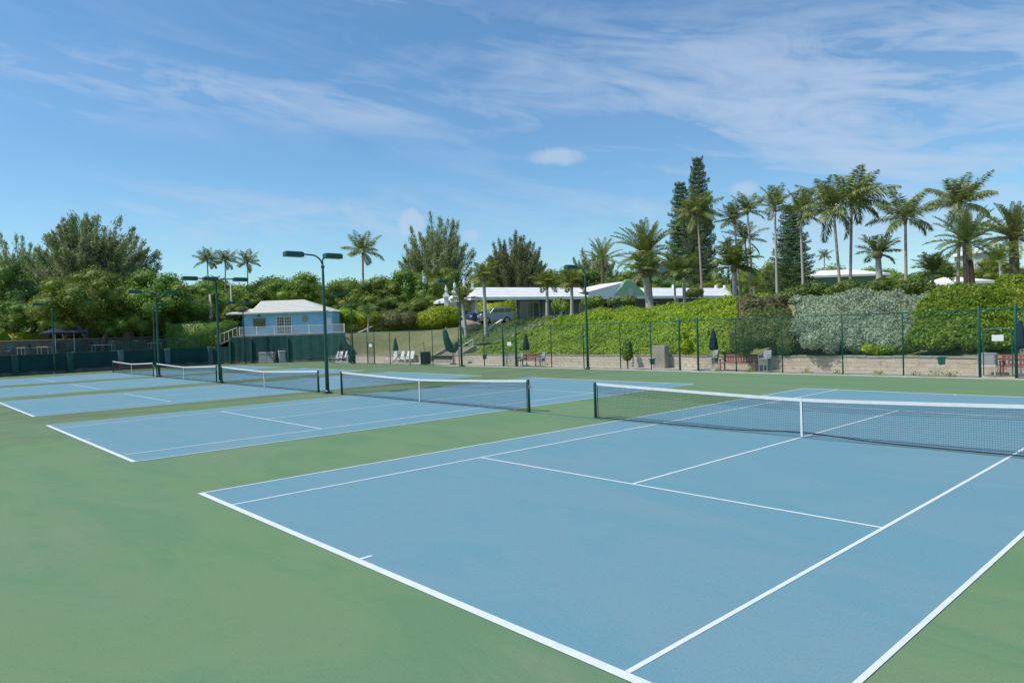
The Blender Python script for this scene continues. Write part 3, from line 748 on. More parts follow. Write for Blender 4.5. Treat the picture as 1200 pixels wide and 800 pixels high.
# low pale table in the gate
def side_table(x, y, label, mat='white', w=.8, h=.72, d=.5):
    p = at_y(x, y, 32.2); t = empty('table', (p[0], min(p[1], 32.2), .012), 0, label, 'table')
    mb = MB(); mb.cbox((0, 0, h), (w, d, .05), 0, .015); mb.build('table_top', M[mat], t)
    for sx in (-1, 1):
        for sy in (-1, 1): mb = MB(); mb.tube([(sx*(w/2-.05), sy*(d/2-.05), 0), (sx*(w/2-.05), sy*(d/2-.05), h)], .025, 6); mb.build('leg', M[mat], t)
    return t
t = side_table(1157.5, 438.5, 'pale grey cool box on a table, seen through the gate at far right', 'white', .75, .45)
mb = MB(); mb.cbox((0, 0, .74), (.7, .45, .52), 0, .04); mb.build('cool_box', M['grey'], t)
# concrete block and hung bins
p = un(767.5, 431.5); t = empty('concrete_block', (p[0]+.2, 32.62, 0), 0, 'weathered upright concrete block at the foot of the bank behind a teal bin', 'block')
mb = MB(); mb.cbox((0, 0, .72), (.95, .5, 1.42), 0, .03); mb.build('block', M['concrete'], t)
def hung_bin(x, y, label):
    p = pt(x, y, 1); d = (p-CAM); q = CAM+d*((fy(-5)+.12-CAM[1])/d[1]); x0 = q[0]; q = CAM+d*((fy(x0)+.15-CAM[1])/d[1])
    t = empty('hung_bin', (q[0], q[1], q[2]), 0, label, 'bin', 'small teal bins hung on the back fence')
    mb = MB(); mb.add([(-.11,-.08,-.17),(.11,-.08,-.17),(.11,.08,-.17),(-.11,.08,-.17),(-.145,-.11,.17),(.145,-.11,.17),(.145,.11,.17),(-.145,.11,.17)], [(3,2,1,0),(0,1,5,4),(1,2,6,5),(2,3,7,6),(3,0,4,7)]); mb.build('bucket', M['tealbin'], t)
    mb = MB(); mb.cbox((0, -.115, .16), (.31, .02, .04), 0, .006); mb.cbox((0, .115, .16), (.31, .02, .04), 0, .006); mb.box((0, -.13, 0), (.03, .01, .42)); mb.build('rim', M['tealbin'], t)
hung_bin(764.5, 423.5, 'small teal bin hung on the fence in front of the concrete block')
hung_bin(1103.5, 422.5, 'small teal bin hung on the fence at right, before bare stone wall')
hung_bin(568, 418, 'small teal bin hung on the fence left of the gate with the white plate')

# terrace furniture at far left
def garden_chair(loc, rz, label):
    t = empty('garden_chair', loc, rz, label, 'chair', 'green chairs on the far left terrace')
    mb = MB(); mb.cbox((0, 0, .44), (.5, .5, .05), 0, .015); mb.build('seat', M['greenchair'], t)
    mb = MB(); mb.box((0, .26, .78), (.5, .045, .62), 0, Matrix.Rotation(-.12, 3, 'X')); mb.build('backrest', M['greenchair'], t)
    for s in (-1, 1):
        mb = MB(); mb.cbox((s*.27, 0, .66), (.05, .5, .03), 0, .01); mb.build('armrest', M['greenchair'], t)
        for q in (-.22, .22): mb = MB(); mb.tube([(s*.23, q, 0), (s*.23, q, .64 if q < 0 else .44)], .02, 6); mb.build('leg', M['greenchair'], t)
    return t
def terr(x, t): q = pt(x, hz(x), t); return (q[0], q[1], gz(q[0], q[1]))
gc = None
for (x, tt, lb) in ((10, 67.5, 'green chair at the far left end of the terrace, left of the pale tables'), (38, 69, 'green chair between the two pale terrace tables'), (66, 71, 'green chair left of the white terrace parasol pole'),
                    (78, 70.5, 'green chair under the left half of the dark parasols'), (92, 72, 'green chair under the right half of the dark parasols'), (133, 74, 'green chair right of the long pale table'),
                    (149, 74.5, 'green chair farther right on the terrace, below a leaning trunk'), (161, 76, 'green chair just left of the twin head pole'), (110, 75.5, 'green chair half hidden behind the long pale table')):
    if gc is None: gc = garden_chair(terr(x, tt), 1.0, lb)
    else: dup(gc, terr(x, tt), rnd.uniform(0, 6), label=lb)
for (x, tt, lb, w) in ((27, 69, 'small pale table at the left of the terrace', .9), (52, 70, 'pale table beside the dark parasols', 1.2), (121, 73.5, 'long pale table right of the dark parasols', 2.2), (181, 77, 'pale table behind the twin head pole', 1.3)):
    q = terr(x, tt); t = empty('garden_table', q, .85, lb, 'table', 'pale tables on the far left terrace')
    mb = MB(); mb.cbox((0, 0, .73), (w, .8, .05), 0, .015); mb.build('table_top', M['grey'], t)
    for sx in (-1, 1):
        for sy in (-1, 1): mb = MB(); mb.tube([(sx*(w/2-.08), sy*.3, 0), (sx*(w/2-.08), sy*.3, .72)], .025, 6); mb.build('leg', M['grey'], t)
for (x, tt, lb) in ((65, 70.5, 'open navy parasol at far left, the left of the pair under the bright tree'), (87, 73.5, 'open navy parasol at far left, the right of the pair under the bright tree')):
    q = terr(x, tt); t = empty('parasol', q, .3, lb, 'parasol', 'open navy parasols on the terrace')
    mb = MB(); mb.tube([(0, 0, 0), (0, 0, 2.55)], .03, 8); mb.build('pole', M['whitepaint'], t)
    mb = MB(); n = 8; ring = [(1.45*math.cos(2*PI*k/n), 1.45*math.sin(2*PI*k/n), 2.12) for k in range(n)]; mb.add(ring+[(0, 0, 2.6)], [(k, (k+1) % n, n) for k in range(n)])
    mb.add([(p_[0], p_[1], 2.10) for p_ in ring]+[(p_[0]*1.0, p_[1]*1.0, 1.98) for p_ in ring], [(k, n+k, n+(k+1) % n, (k+1) % n) for k in range(n)]); mb.build('canopy', M['navy'], t)
    mb = MB()
    for k in range(n): a = 2*PI*k/n; mb.tube([(0, 0, 2.54), (1.42*math.cos(a), 1.42*math.sin(a), 2.09)], .012, 4)
    mb.build('ribs', M['whitepaint'], t); mb = MB(); mb.lathe([(.3, 0), (.3, .08), (.05, .12)], 12); mb.build('base', M['concrete'], t)
# stone wall behind terrace and thin railing
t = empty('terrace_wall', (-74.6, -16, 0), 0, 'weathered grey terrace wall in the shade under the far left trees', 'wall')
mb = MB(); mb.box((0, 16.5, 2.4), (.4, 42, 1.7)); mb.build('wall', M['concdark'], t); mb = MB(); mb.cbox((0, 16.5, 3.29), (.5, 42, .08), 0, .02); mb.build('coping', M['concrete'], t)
t = chain_fence('wire_fence', [(-66.35, 13.5+2.2*i) for i in range(5)], 1.0, 'low green wire railing on top of the far left wall', wire=.003, cell=.09, z0=1.9)

# ================================================================== COTTAGE
def cottage():
    O = pt(284, hz(284), 81.5); s = pxm(81.5)
    rz = math.atan2(CR[1], CR[0])-.03
    t = empty('cottage', (O[0], O[1], 0), rz, 'pale blue cottage with white roof and white railed deck above the green wall', 'cottage')
    def Z(y, t_=81.5, x=340): return CAM[2]+(hz(x)-y)*pxm(t_)
    FL = 3.02; EV = 5.62
    mb = MB(); mb.box((5.0, 3.2, (FL+EV)/2), (9.9, 6.0, EV-FL)); mb.build('wall', M['bluewall'], t)
    mb = MB(); mb.box((10.25, 1.5, FL+1.22), (.66, 3.0, 2.44)); mb.build('side_wing_wall', M['bluewall'], t)
    mb = MB(); mb.cbox((10.35, 1.5, FL+2.52), (.95, 3.4, .12), 0, .03); mb.build('side_wing_roof', M['roofcream'], t)
    # left lower flank
    mb = MB(); mb.box((-.35, 4.0, FL+1.05), (.7, 4.4, 2.1)); mb.build('flank_wall', M['bluewall'], t)
    # low front roof
    mb = MB(); z0 = EV+.02
    mb.add([(-1.6,-.45,z0+.05),(4.2,-.45,z0),(4.2,6,z0+.75),(-1.6,6,z0+.75),(-1.6,-.45,z0-.1),(4.2,-.45,z0-.13),(4.2,6,z0-.1),(-1.6,6,z0-.1)], [(0,1,2,3),(4,5,1,0),(5,6,2,1),(6,7,3,2),(7,4,0,3),(4,7,6,5)]); mb.build('lower_roof', M['roofcream'], t)
    # main roof: gable at the left, hip at the right
    a, b = 1.2, 10.1; r0, r1 = 1.15, 6.4; zr = 7.15; ze = EV+.05
    mb = MB(); mb.add([(a,-.6,ze),(b,-.6,ze),(b,6.8,ze),(a,6.8,ze),(r0,3.1,zr),(r1,3.1,zr),(8.0,1.6,6.45),(a,-.6,ze-.16),(b,-.6,ze-.16),(b,6.8,ze-.16),(a,6.8,ze-.16)],
        [(0,1,6,5,4),(1,2,5,6),(2,3,4,5),(0,7,8,1),(1,8,9,2),(2,9,10,3),(3,10,7,0),(7,10,9,8)]); mb.build('roof', M['roofcream'], t)
    mb = MB(); mb.add([(a+.12,-.4,ze),(a+.12,6.6,ze),(a+.12,3.1,zr-.08)], [(0,1,2)]); mb.add([(a+.2,-.4,ze),(a+.2,6.6,ze),(a+.2,3.1,zr-.08)], [(2,1,0)]); mb.build('gable', M['bluewall'], t)
    mb = MB()
    for k in range(1, 9):
        f = k/9; y_ = -.6+3.7*f; z_ = ze+(zr-ze)*f
        mb.box(((a+b-3.3*f)/2, y_, z_+.012), (b-a-.3-3.3*f, .05, .03))
    mb.build('roof_steps', M['roofcream'], t)
    # door
    mb = MB()
    for x in (4.05, 4.92, 5.8): mb.box((x, .17, FL+1.05), (.09, .08, 2.1))
    for z in (FL+.04, FL+.95, FL+2.08): mb.box((4.92, .17, z), (1.8, .08, .09))
    d = mb.build('door', M['whitepaint'], t)
    mb = MB(); mb.box((4.92, .19, FL+1.05), (1.7, .02, 2.0)); mb.build('pane', M['glass'], d)
    mb = MB()
    for x in (4.35, 4.62, 5.22, 5.5): mb.box((x, .172, FL+1.05), (.035, .03, 2.0))
    for z in (FL+.5, FL+1.35, FL+1.7): mb.box((4.92, .172, z), (1.7, .03, .035))
    mb.build('glazing_bar', M['whitepaint'], d)
    mb = MB(); mb.box((5.02, .1, FL+1.0), (.03, .06, .14)); mb.build('handle', M['steel'], d)
    # window
    mb = MB()
    for (x, w, z, h) in ((2.0, 1.5, FL+1.98, .08), (2.0, 1.5, FL+.92, .08), (1.29, .08, FL+1.45, 1.1), (2.71, .08, FL+1.45, 1.1)): mb.box((x, .17, z), (w, .08, h))
    w_ = mb.build('window', M['wood'], t)
    mb = MB(); mb.box((2.0, .19, FL+1.45), (1.4, .02, 1.05)); mb.build('pane', M['glass'], w_)
    V, F = blob_leaves([(1.95, -.02, FL+1.25, .45, .10, .3), (2.4, -.02, FL+1.35, .2, .10, .35), (1.6, -.02, FL+1.5, .2, .1, .2)], 120, .1, .06, RS, core=0); fast_mesh('window_reflection', V, F, M['bright'], w_)  # green reflections in the pane, imitated by a cluster of leaves
    mb = MB(); mb.lathe([(.02, -.12), (.10, -.05), (.10, .05), (.03, .14)], 8, (2.0, .05, FL+2.25)); mb.build('wall_lamp', M['datebark'], t)
    # round plaque
    mb = MB(); n = 20; mb.add([(7.35+.36*math.cos(2*PI*k/n), .14, FL+1.75+.36*math.sin(2*PI*k/n)) for k in range(n)]+[(7.35+.36*math.cos(2*PI*k/n), .2, FL+1.75+.36*math.sin(2*PI*k/n)) for k in range(n)], [tuple(range(n)), tuple(range(2*n-1, n-1, -1))]+[(k, k+n, (k+1) % n+n, (k+1) % n) for k in range(n)]); mb.build('round_plaque', M['wood'], t)
    mb = MB(); mb.box((10.25, -.03, FL+1.35), (.5, .05, .8)); mb.build('side_panel', M['whitepaint'], t)
    # window on left flank
    mb = MB(); mb.box((-.73, 3.2, FL+1.3), (.05, 1.0, 1.0)); mb.build('shutter', M['glass'], t)
    # deck
    mb = MB(); mb.box((6.0, -.75, FL-.06), (12.6, 1.7, .12)); mb.box((6.0, -1.62, FL-.1), (12.7, .06, .24)); mb.build('deck', M['concrete'], t)
    mb = MB()
    for z in (FL+.98, FL+.1): mb.box((6.35, -1.55, z), (12.0, .05, .05))
    for k in range(101): mb.box((.4+.119*k, -1.55, FL+.55), (.022, .022, .9))
    rl = mb.build('railing', M['whitepaint'], t)
    for k in range(7): mb = MB(); mb.cbox((.36+2.0*k, -1.55, FL+.52), (.09, .09, 1.05), 0, .01); mb.build('railing_post', M['whitepaint'], rl)
    # steps at the left
    mb = MB()
    for k in range(9): mb.box((-2.9+.33*k, -.4, 2.0+.11*k), (.36, 1.5, .12*1.0)); mb.box((-2.9+.33*k, -.4, 1.4+.055*k), (.34, 1.46, 1.2+.11*k))
    mb.build('steps', M['concrete'], t)
    for y_ in (-1.15, .3):
        mb = MB(); mb.tube([(-3.1, y_, 2.95), (-.1, y_, 4.0)], .035, 6)
        for k in range(7): mb.tube([(-3.1+.5*k, y_, 2.0+.175*k), (-3.1+.5*k, y_, 2.95+.175*k)], .03, 6)
        mb.build('handrail', M['whitepaint'], t)
    mb = MB(); mb.box((-1.2, .6, 4.35), (1.4, 1.2, .06), 0, Matrix.Rotation(-.35, 3, 'Y')); mb.build('awning', M['whitepaint'], t)
    # sloping parapet going up to the right of the wall
    return t, O, rz
cot, cO, crz = cottage()
def frame_pt(x, y, t): q = pt(x, y, t); return q
t = empty('sloping_parapet', (0, 0, 0), 0, 'grey sloping stair parapet rising to the right beside the cottage deck', 'parapet')
a = pt(383, 407, 80); b = pt(437, 381.5, 86)
t.location = (a[0], a[1], 0)
dx, dy = b[0]-a[0], b[1]-a[1]; L = math.hypot(dx, dy); t.rotation_euler = (0, 0, math.atan2(dy, dx))
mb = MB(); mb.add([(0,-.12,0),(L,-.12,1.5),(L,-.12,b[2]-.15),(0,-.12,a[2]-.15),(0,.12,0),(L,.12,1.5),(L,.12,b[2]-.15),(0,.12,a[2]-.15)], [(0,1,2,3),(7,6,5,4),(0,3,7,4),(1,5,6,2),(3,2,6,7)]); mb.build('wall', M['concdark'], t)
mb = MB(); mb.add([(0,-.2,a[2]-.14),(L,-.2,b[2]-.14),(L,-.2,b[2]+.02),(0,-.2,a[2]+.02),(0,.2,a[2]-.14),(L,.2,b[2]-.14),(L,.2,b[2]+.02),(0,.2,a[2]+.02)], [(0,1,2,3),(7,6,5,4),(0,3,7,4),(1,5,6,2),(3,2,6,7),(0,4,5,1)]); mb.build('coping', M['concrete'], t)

# ================================================================== CLUBHOUSE
def clubhouse():
    z_e = 6.6
    def ept(x, y): return pt(x, y, (z_e-CAM[2])/ (hz(x)-y)*FOC)
    E0 = ept(552, 349.3); E1 = ept(905, 347.0)
    dx, dy = E1[0]-E0[0], E1[1]-E0[1]; L = math.hypot(dx, dy); rz = math.atan2(dy, dx)
    t = empty('clubhouse', (E0[0], E0[1], 0), rz, 'long low clubhouse with a bright white roof behind the planted bank', 'building')
    # local: x along eave, y away from viewer
    G = 3.7
    W = 11.; zr = 8.25
    def steps(x0, x1, hipL, hipR, y0, z0, z1, n, depth):
        mb = MB()
        for k in range(n):
            f0, f1 = k/n, (k+1)/n; ya, yb = y0+depth*f0, y0+depth*f1; za = z0+(z1-z0)*f0; zb = z0+(z1-z0)*f1
            xa0, xa1 = x0+hipL*f0, x1-hipR*f0; xb0, xb1 = x0+hipL*f1, x1-hipR*f1
            mb.add([(xa0, ya, za), (xa1, ya, za), (xa1, ya, za+.045), (xa0, ya, za+.045), (xb1, yb, zb), (xb0, yb, zb)], [(0,1,2,3), (3,2,4,5)])
        return mb
    mb = steps(0, L, 4, 4, -.02, z_e+.1, zr, 6, 5.5)
    mb.add([(0,-.02,z_e+.1),(4,5.5,zr),(4,5.5,zr),(0,W,z_e+.1)], [(0,1,3)]); mb.add([(L,-.02,z_e+.1),(L-4,5.5,zr),(L,W,z_e+.1)], [(0,2,1)])
    mb.add([(4,5.5,zr),(L-4,5.5,zr),(L,W,z_e+.1),(0,W,z_e+.1)], [(0,1,2,3)]); mb.build('roof', M['roofwhite'], t)
    mb = MB(); mb.box((L/2, .03, z_e-.06), (L, .1, .34)); mb.box((.05, W/2, z_e-.06), (.1, W, .33)); mb.box((L-.05, W/2, z_e-.06), (.1, W, .33)); mb.build('fascia', M['roofwhite'], t)
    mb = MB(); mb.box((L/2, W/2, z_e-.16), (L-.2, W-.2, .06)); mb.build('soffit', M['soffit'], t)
    xs = 15.5*1.0
    # wall starts where the drive-through ends
    def lx(px, off=0):    # local x of an image column on the wall plane
        d = pt(px, 360, 1)-CAM; ex = np.array([dx/L, dy/L]); n = np.array([-ex[1], ex[0]])
        k = (np.dot(np.array([E0[0], E0[1]])-CAM[:2], n)+off)/np.dot(d[:2], n); q = CAM[:2]+d[:2]*k; return float(np.dot(q-np.array([E0[0], E0[1]]), ex))
    w0 = lx(607, 2.2)
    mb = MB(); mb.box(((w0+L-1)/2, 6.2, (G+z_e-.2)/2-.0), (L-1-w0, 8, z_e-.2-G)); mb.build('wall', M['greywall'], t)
    mb = MB(); mb.box((4.5, 9.6, (G+z_e-.2)/2), (6, .3, z_e-.2-G)); mb.build('back_wall', M['palewall'], t)
    # doors and windows on the wall
    x = w0+.8; k = 0
    dd = MB()
    for i in range(4): dd.box((w0+.35+i*.95, 2.16, G+1.3), (.08, .06, 2.6))
    dd.box((w0+1.8, 2.16, G+2.55), (3.0, .06, .1)); dr = dd.build('door', M['palewall'], t)
    g = MB(); g.box((w0+1.8, 2.185, G+1.3), (2.85, .02, 2.5)); g.build('pane', M['glass'], dr)
    g = MB(); g.box((w0+4.1, 2.1, G+1.3), (1.1, .12, 2.6)); g.build('shutter', M['sage'], t)
    x = w0+6.5
    while x < L-5:
        m_ = MB()
        for q in (-.9, 0, .9): m_.box((x+q, 2.15, G+1.5), (.07, .06, 1.6))
        for q in (.7, 2.3): m_.box((x, 2.15, G+q), (1.87, .06, .08))
        wn = m_.build('window', M['whitepaint'], t); m_ = MB(); m_.box((x, 2.185, G+1.5), (1.8, .02, 1.55)); m_.build('pane', M['glass'], wn)
        x += 4.1
    x = w0
    for x in [1.0, 6.5]+list(np.arange(w0+5.5, L-1, 5.2)):
        m_ = MB(); m_.cbox((x, .6, (G+z_e-.2)/2), (.3, .3, z_e-.2-G), 0, .02); m_.build('column', M['palewall'], t)
    # wing with green curved gable
    gx = lx(739.5, 0); gw = 3.2
    prof = [(-gw, z_e), (gw*.98, z_e)]
    top = 8.95
    curve = [(1.0, 0), (.93, .08), (.80, .22), (.66, .36), (.55, .50), (.45, .56), (.40, .68), (.33, .82), (.22, .94), (.08, 1.0)]
    right = [(gw*a_, z_e+.15+(top-z_e-.15)*b_) for a_, b_ in curve]; left = [(-x_, z_) for x_, z_ in reversed(right)]
    poly = [(gx-gw, z_e+.1), (gx+gw, z_e+.1)]+[(gx+x_, z_) for x_, z_ in right]+[(gx+x_, z_) for x_, z_ in left]
    m_ = MB(); m_.prism(poly, .1, .5); gb = m_.build('gable', M['greengable'], t)
    # white trim following the curve
    pl = [(gx+x_, z_) for x_, z_ in right]+[(gx+x_, z_) for x_, z_ in left]
    m_ = MB(); m_.tube([(x_, .3, z_+.03) for x_, z_ in pl], .12, 6); m_.build('gable_trim', M['greengable'], gb)
    m_ = MB(); n = 20
    m_.add([(gx+.5*math.cos(2*PI*k/n), .04, z_e+.75+.5*math.sin(2*PI*k/n)) for k in range(n)]+[(gx+.5*math.cos(2*PI*k/n), .10, z_e+.75+.5*math.sin(2*PI*k/n)) for k in range(n)], [tuple(range(n)), tuple(range(2*n-1, n-1, -1))]+[(k, k+n, (k+1) % n+n, (k+1) % n) for k in range(n)]); m_.build('round_vent', M['palewall'], gb)
    # roof plane falling to the left of the gable
    lw = gx-lx(690, 0)
    m_ = MB(); m_.add([(gx-lw, .02, z_e+.75), (gx-gw, .02, z_e+.12), (gx+gw, .02, z_e+.12), (gx, .52, top-.12), (gx, 6.5, top-.12), (gx-lw, 6.5, z_e+.9), (gx+gw, 6.5, z_e+.9), (gx-lw, -.03, z_e+.1), (gx-gw, -.03, z_e+.1)],
       [(7, 8, 3, 0), (0, 3, 4, 5), (3, 2, 6, 4), (5, 4, 6)]); m_.build('wing_roof', M['roofwhite'], t)
    # small roof vents
    for px in (793, 843, 853):
        xx = lx(px, 5); m_ = MB(); m_.cbox((xx, 5.5, zr+.22), (.45, .45, .5), 0, .04); m_.build('chimney', M['roofwhite'], t)
    return t
clubhouse()

def gate_pillar(x, yt, tt, label, hh):
    q = pt(x, yt, tt); g = gz(q[0], q[1]); h = q[2]-g
    t = empty('gate_pillar', (q[0], q[1], g), math.atan2(CR[1], CR[0]), label, 'pillar', 'white finial pillars left of the clubhouse')
    mb = MB(); mb.cbox((0, 0, (h-1.5)/2), (.55, .55, h-1.5), 0, .03); mb.build('shaft', M['whitepaint'], t)
    mb = MB(); mb.cbox((0, 0, h-1.42), (.8, .8, .18), 0, .04); mb.cbox((0, 0, h-1.22), (.66, .66, .2), 0, .05); mb.build('cap', M['whitepaint'], t)
    mb = MB(); mb.lathe([(.15, h-1.12), (.2, h-.95), (.1, h-.78), (.19, h-.6), (.17, h-.42), (.07, h-.15), (.02, h)], 12); mb.build('finial', M['whitepaint'], t, True)
    return q, g
pl = []
for i, (x, y, tt) in enumerate(((522.5, 334, 87), (532.5, 329.5, 87.5), (543.5, 325.5, 88), (553.5, 327, 88.5))):
    pl.append(gate_pillar(x, y, tt, ['lowest white finial pillar, leftmost of the four beside the clubhouse', 'second white finial pillar from the left beside the clubhouse', 'tallest white finial pillar, third from the left beside the clubhouse', 'white finial pillar nearest the clubhouse roof'][i], 0))
for i in range(3):
    (q0, g0), (q1, g1) = pl[i], pl[i+1]
    t = empty('garden_wall', (q0[0], q0[1], g0), math.atan2(q1[1]-q0[1], q1[0]-q0[0]), ['scooped white wall between the two leftmost finial pillars', 'scooped white wall between the second and third finial pillars', 'scooped white wall between the two finial pillars nearest the clubhouse'][i], 'wall')
    L = math.hypot(q1[0]-q0[0], q1[1]-q0[1]); h = q0[2]-g0-2.0; n = 10
    mb = MB(); poly = [(0.3, 0), (L-.3, 0)]+[(L-.3-(L-.6)*k/n, h-.5*math.sin(PI*k/n)) for k in range(n+1)]; mb.prism(poly, -.12, .12); mb.build('wall', M['palewall'], t)
    mb = MB(); mb.tube([(x_, 0, z_+.02) for x_, z_ in poly[2:]], .15, 6); mb.build('coping', M['whitepaint'], t)

# vehicles -----------------------------------------------------------------
def vehicle(x, yb, tt, label, mat, name, rz, L=4.6, H=1.75, W=1.8):
    q = pt(x, yb, tt)
    t = empty(name, (q[0], q[1], q[2]), rz, label, 'car')
    body = [(-L/2, .38), (-L/2, .95), (-L/2+.12, 1.05), (-L*.17, 1.08), (L/2-.05, 1.1), (L/2, .95), (L/2, .38), (L*.36, .30), (-L*.38, .30)]
    mb = MB(); mb.prism(body, -W/2, W/2); bevel(mb.build('body', mat, t), .06, 3)
    cab = [(-L*.22, 1.07), (-L*.09, H-.06), (0, H), (L*.40, H-.02), (L*.47, 1.08)]
    mb = MB(); mb.prism(cab, -W/2+.1, W/2-.1); cb = bevel(mb.build('cabin', mat, t), .05, 3)
    for s in (-1, 1):
        for (a, b) in ((-.15, .03), (.05, .22), (.24, .41)):
            mb = MB(); y_ = s*(W/2-.085)
            top = H-.16; x0 = a*L + (0 if a > -.1 else .0); v = [(x0-(0 if a > -.1 else .12), y_, 1.12), (b*L, y_, 1.12), (b*L, y_, top), (x0+(.0 if a > -.1 else .30), y_, top)]
            mb.add(v+[(p_[0], p_[1]-s*.02, p_[2]) for p_ in v], [(0,1,2,3) if s < 0 else (3,2,1,0), (4,7,6,5), (0,4,5,1), (1,5,6,2), (2,6,7,3), (3,7,4,0)]); mb.build('window', M['glass'], t)
        for xx in (-L*.31, L*.29):
            mb = MB(); n = 18; rr = .34
            vs = [(xx+rr*math.cos(2*PI*k/n), s*(W/2-.2), .34+rr*math.sin(2*PI*k/n)) for k in range(n)]+[(xx+rr*math.cos(2*PI*k/n), s*(W/2+.02), .34+rr*math.sin(2*PI*k/n)) for k in range(n)]
            fs = [tuple(range(n)), tuple(range(2*n-1, n-1, -1))]+[(k, k+n, (k+1) % n+n, (k+1) % n) for k in range(n)]; mb.add(vs, fs); w = mb.build('wheel', M['tyre'], t)
            mb = MB(); mb.add([(xx+.2*math.cos(2*PI*k/12), s*(W/2+.03), .34+.2*math.sin(2*PI*k/12)) for k in range(12)]+[(xx+.2*math.cos(2*PI*k/12), s*(W/2-.0), .34+.2*math.sin(2*PI*k/12)) for k in range(12)], [tuple(range(12)), tuple(range(23, 11, -1))]+[(k, k+12, (k+1) % 12+12, (k+1) % 12) for k in range(12)]); mb.build('rim', M['steel'], w)
        mb = MB(); mb.cbox((-L/2+.0, s*(W/2-.25), .82), (.05, .34, .16), 0, .02); mb.build('headlight', M['lens'], t)
        mb = MB(); mb.cbox((L/2, s*(W/2-.14), .95), (.05, .14, .3), 0, .02); mb.build('tail_light', M['redwood'], t)
        mb = MB(); mb.cbox((-L*.15, s*(W/2+.1), 1.14), (.12, .2, .14), 0, .03); mb.build('mirror', mat, t)
    mb = MB(); v = [(-L*.225, -W/2+.2, 1.13), (-L*.225, W/2-.2, 1.13), (-L*.115, W/2-.24, H-.13), (-L*.115, -W/2+.24, H-.13)]; v = [(a-.02, b, c+.02) for a, b, c in v]; mb.add(v, [(0,3,2,1)]); mb.build('windscreen', M['glass'], t)
    mb = MB(); mb.cbox((-L/2-.02, 0, .5), (.06, W*.9, .2), 0, .02); mb.build('bumper', M['black'], t)
    return t
RZc = math.atan2(CR[1], CR[0])
mb = MB(); ca = pt(600, 383, 71); 
vehicle(581, 379.2, 72, 'silver people carrier parked under the clubhouse canopy behind a palm trunk', M['silver'], 'parked_van', RZc+.22, 3.5, 1.65)
vehicle(561, 379.5, 76, 'dark blue car mostly hidden behind the silver people carrier', M['bluecar'], 'parked_car', RZc+.9, 3.9, 1.35)
# drive: apron of asphalt under the cars
q = pt(578, 379.6, 73)
t = MB(); ex = np.array([math.cos(RZc), math.sin(RZc)]); ey = np.array([-ex[1], ex[0]])
def loc2(a, b, z): p_ = q[:2]+ex*a+ey*b; return (p_[0], p_[1], z)
zt = q[2]
t.add([loc2(-3.5, -1.3, zt-.02), loc2(3.5, -1.3, zt-.02), loc2(3.5, 16, zt+.1), loc2(-3.5, 16, zt+.1), loc2(-3.5, -1.3, zt-.5), loc2(3.5, -1.3, zt-.5), loc2(3.5, 16, zt-.5), loc2(-3.5, 16, zt-.5)], [(0,1,2,3), (4,5,1,0), (5,6,2,1), (7,4,0,3)])
tag(t.build('driveway', M['concrete']), kind='structure')
# white kerb ramp beside the driveway
a = pt(572, 384.5, 68); b = pt(588, 374, 70)
t = empty('ramp_kerb', (a[0], a[1], 0), math.atan2(b[1]-a[1], b[0]-a[0]), 'white sloping kerb in front of the silver people carrier', 'kerb')
L = math.hypot(b[0]-a[0], b[1]-a[1]); mb = MB(); mb.add([(0,-.1,a[2]-.2),(L,-.1,b[2]-.2),(L,-.1,b[2]),(0,-.1,a[2]),(0,.1,a[2]-.2),(L,.1,b[2]-.2),(L,.1,b[2]),(0,.1,a[2])], [(0,1,2,3),(7,6,5,4),(0,3,7,4),(1,5,6,2),(3,2,6,7)]); mb.build('kerb', M['whitepaint'], t)
# boulders
def rock(x, yb, tt, sx, sz, label, seed):
    q = pt(x, yb, tt); cv, cf = core_sphere((0, 0, 0), (1, 1, 1), 14, 9); rs = np.random.RandomState(seed)
    k = rs.uniform(1.5, 3.2, (3, 3)); f = 1+.18*np.sin(cv@k[0]+1)+.12*np.sin(cv@k[1]*2)+.05*rs.normal(0, 1, len(cv)); f[:14] = f[0]; f[-14:] = f[-1]; cv = cv*f[:, None]*np.array([sx, sx*.7, sz])
    o = fast_mesh('boulder', cv, cf, M['rock'], sm=False); o.location = (q[0], q[1], q[2]); o.rotation_euler = (0, 0, RZc); tag(o, label, 'boulder', 'boulders beside the driveway'); return o
rock(549, 381.5, 71, .95, .55, 'large pale boulder at the top of the lawn left of the palm trunk', 3)
rock(558, 382, 71.5, .6, .38, 'smaller boulder lying beside the large pale one at the foot of the palm', 5)

# ================================================================== VEGETATION
def crown_blobs(rs, n=44, flat=1.0):
    B = []
    for i in range(n):
        d = unit(rs.normal(0, 1, (1, 3)))[0]; d[2] = abs(d[2])*1.0-.35
        k = rs.uniform(.45, .86); r = rs.uniform(.13, .29)
        B.append((d[0]*k, d[1]*k, d[2]*k*flat, r, r*rs.uniform(.85, 1.15), r*rs.uniform(.65, .85)))
    B.append((0, 0, -.02, .5, .5, .42)); return B
def make_broad(seed, mat, Lf=.040, dens=600):
    """unit crown radius 1, centre at z=0; trunk reaches down"""
    rs = np.random.RandomState(seed); t = empty('broadleaf_tree')
    B = crown_blobs(rs); V, F = blob_leaves(B, dens, Lf, Lf*.62, rs, shell=.35, jit=.75, core=.60)
    fast_mesh('crown', V, F, mat, t)
    mb = MB()
    for k in range(4):
        a = rs.uniform(0, 6.28); e = (math.cos(a)*.5, math.sin(a)*.5, .1)
        mb.tube([(math.cos(a)*.05, math.sin(a)*.05, -1.6), (math.cos(a)*.12, math.sin(a)*.12, -.8), e], [.055, .04, .012], 7)
    mb.build('trunk', M['bark'], t); return t
BR = [make_broad(1, M['leaf']), make_broad(2, M['leaf2']), make_broad(3, M['leafdk']), make_broad(4, M['leaf'], .05, 400)]
used = set()
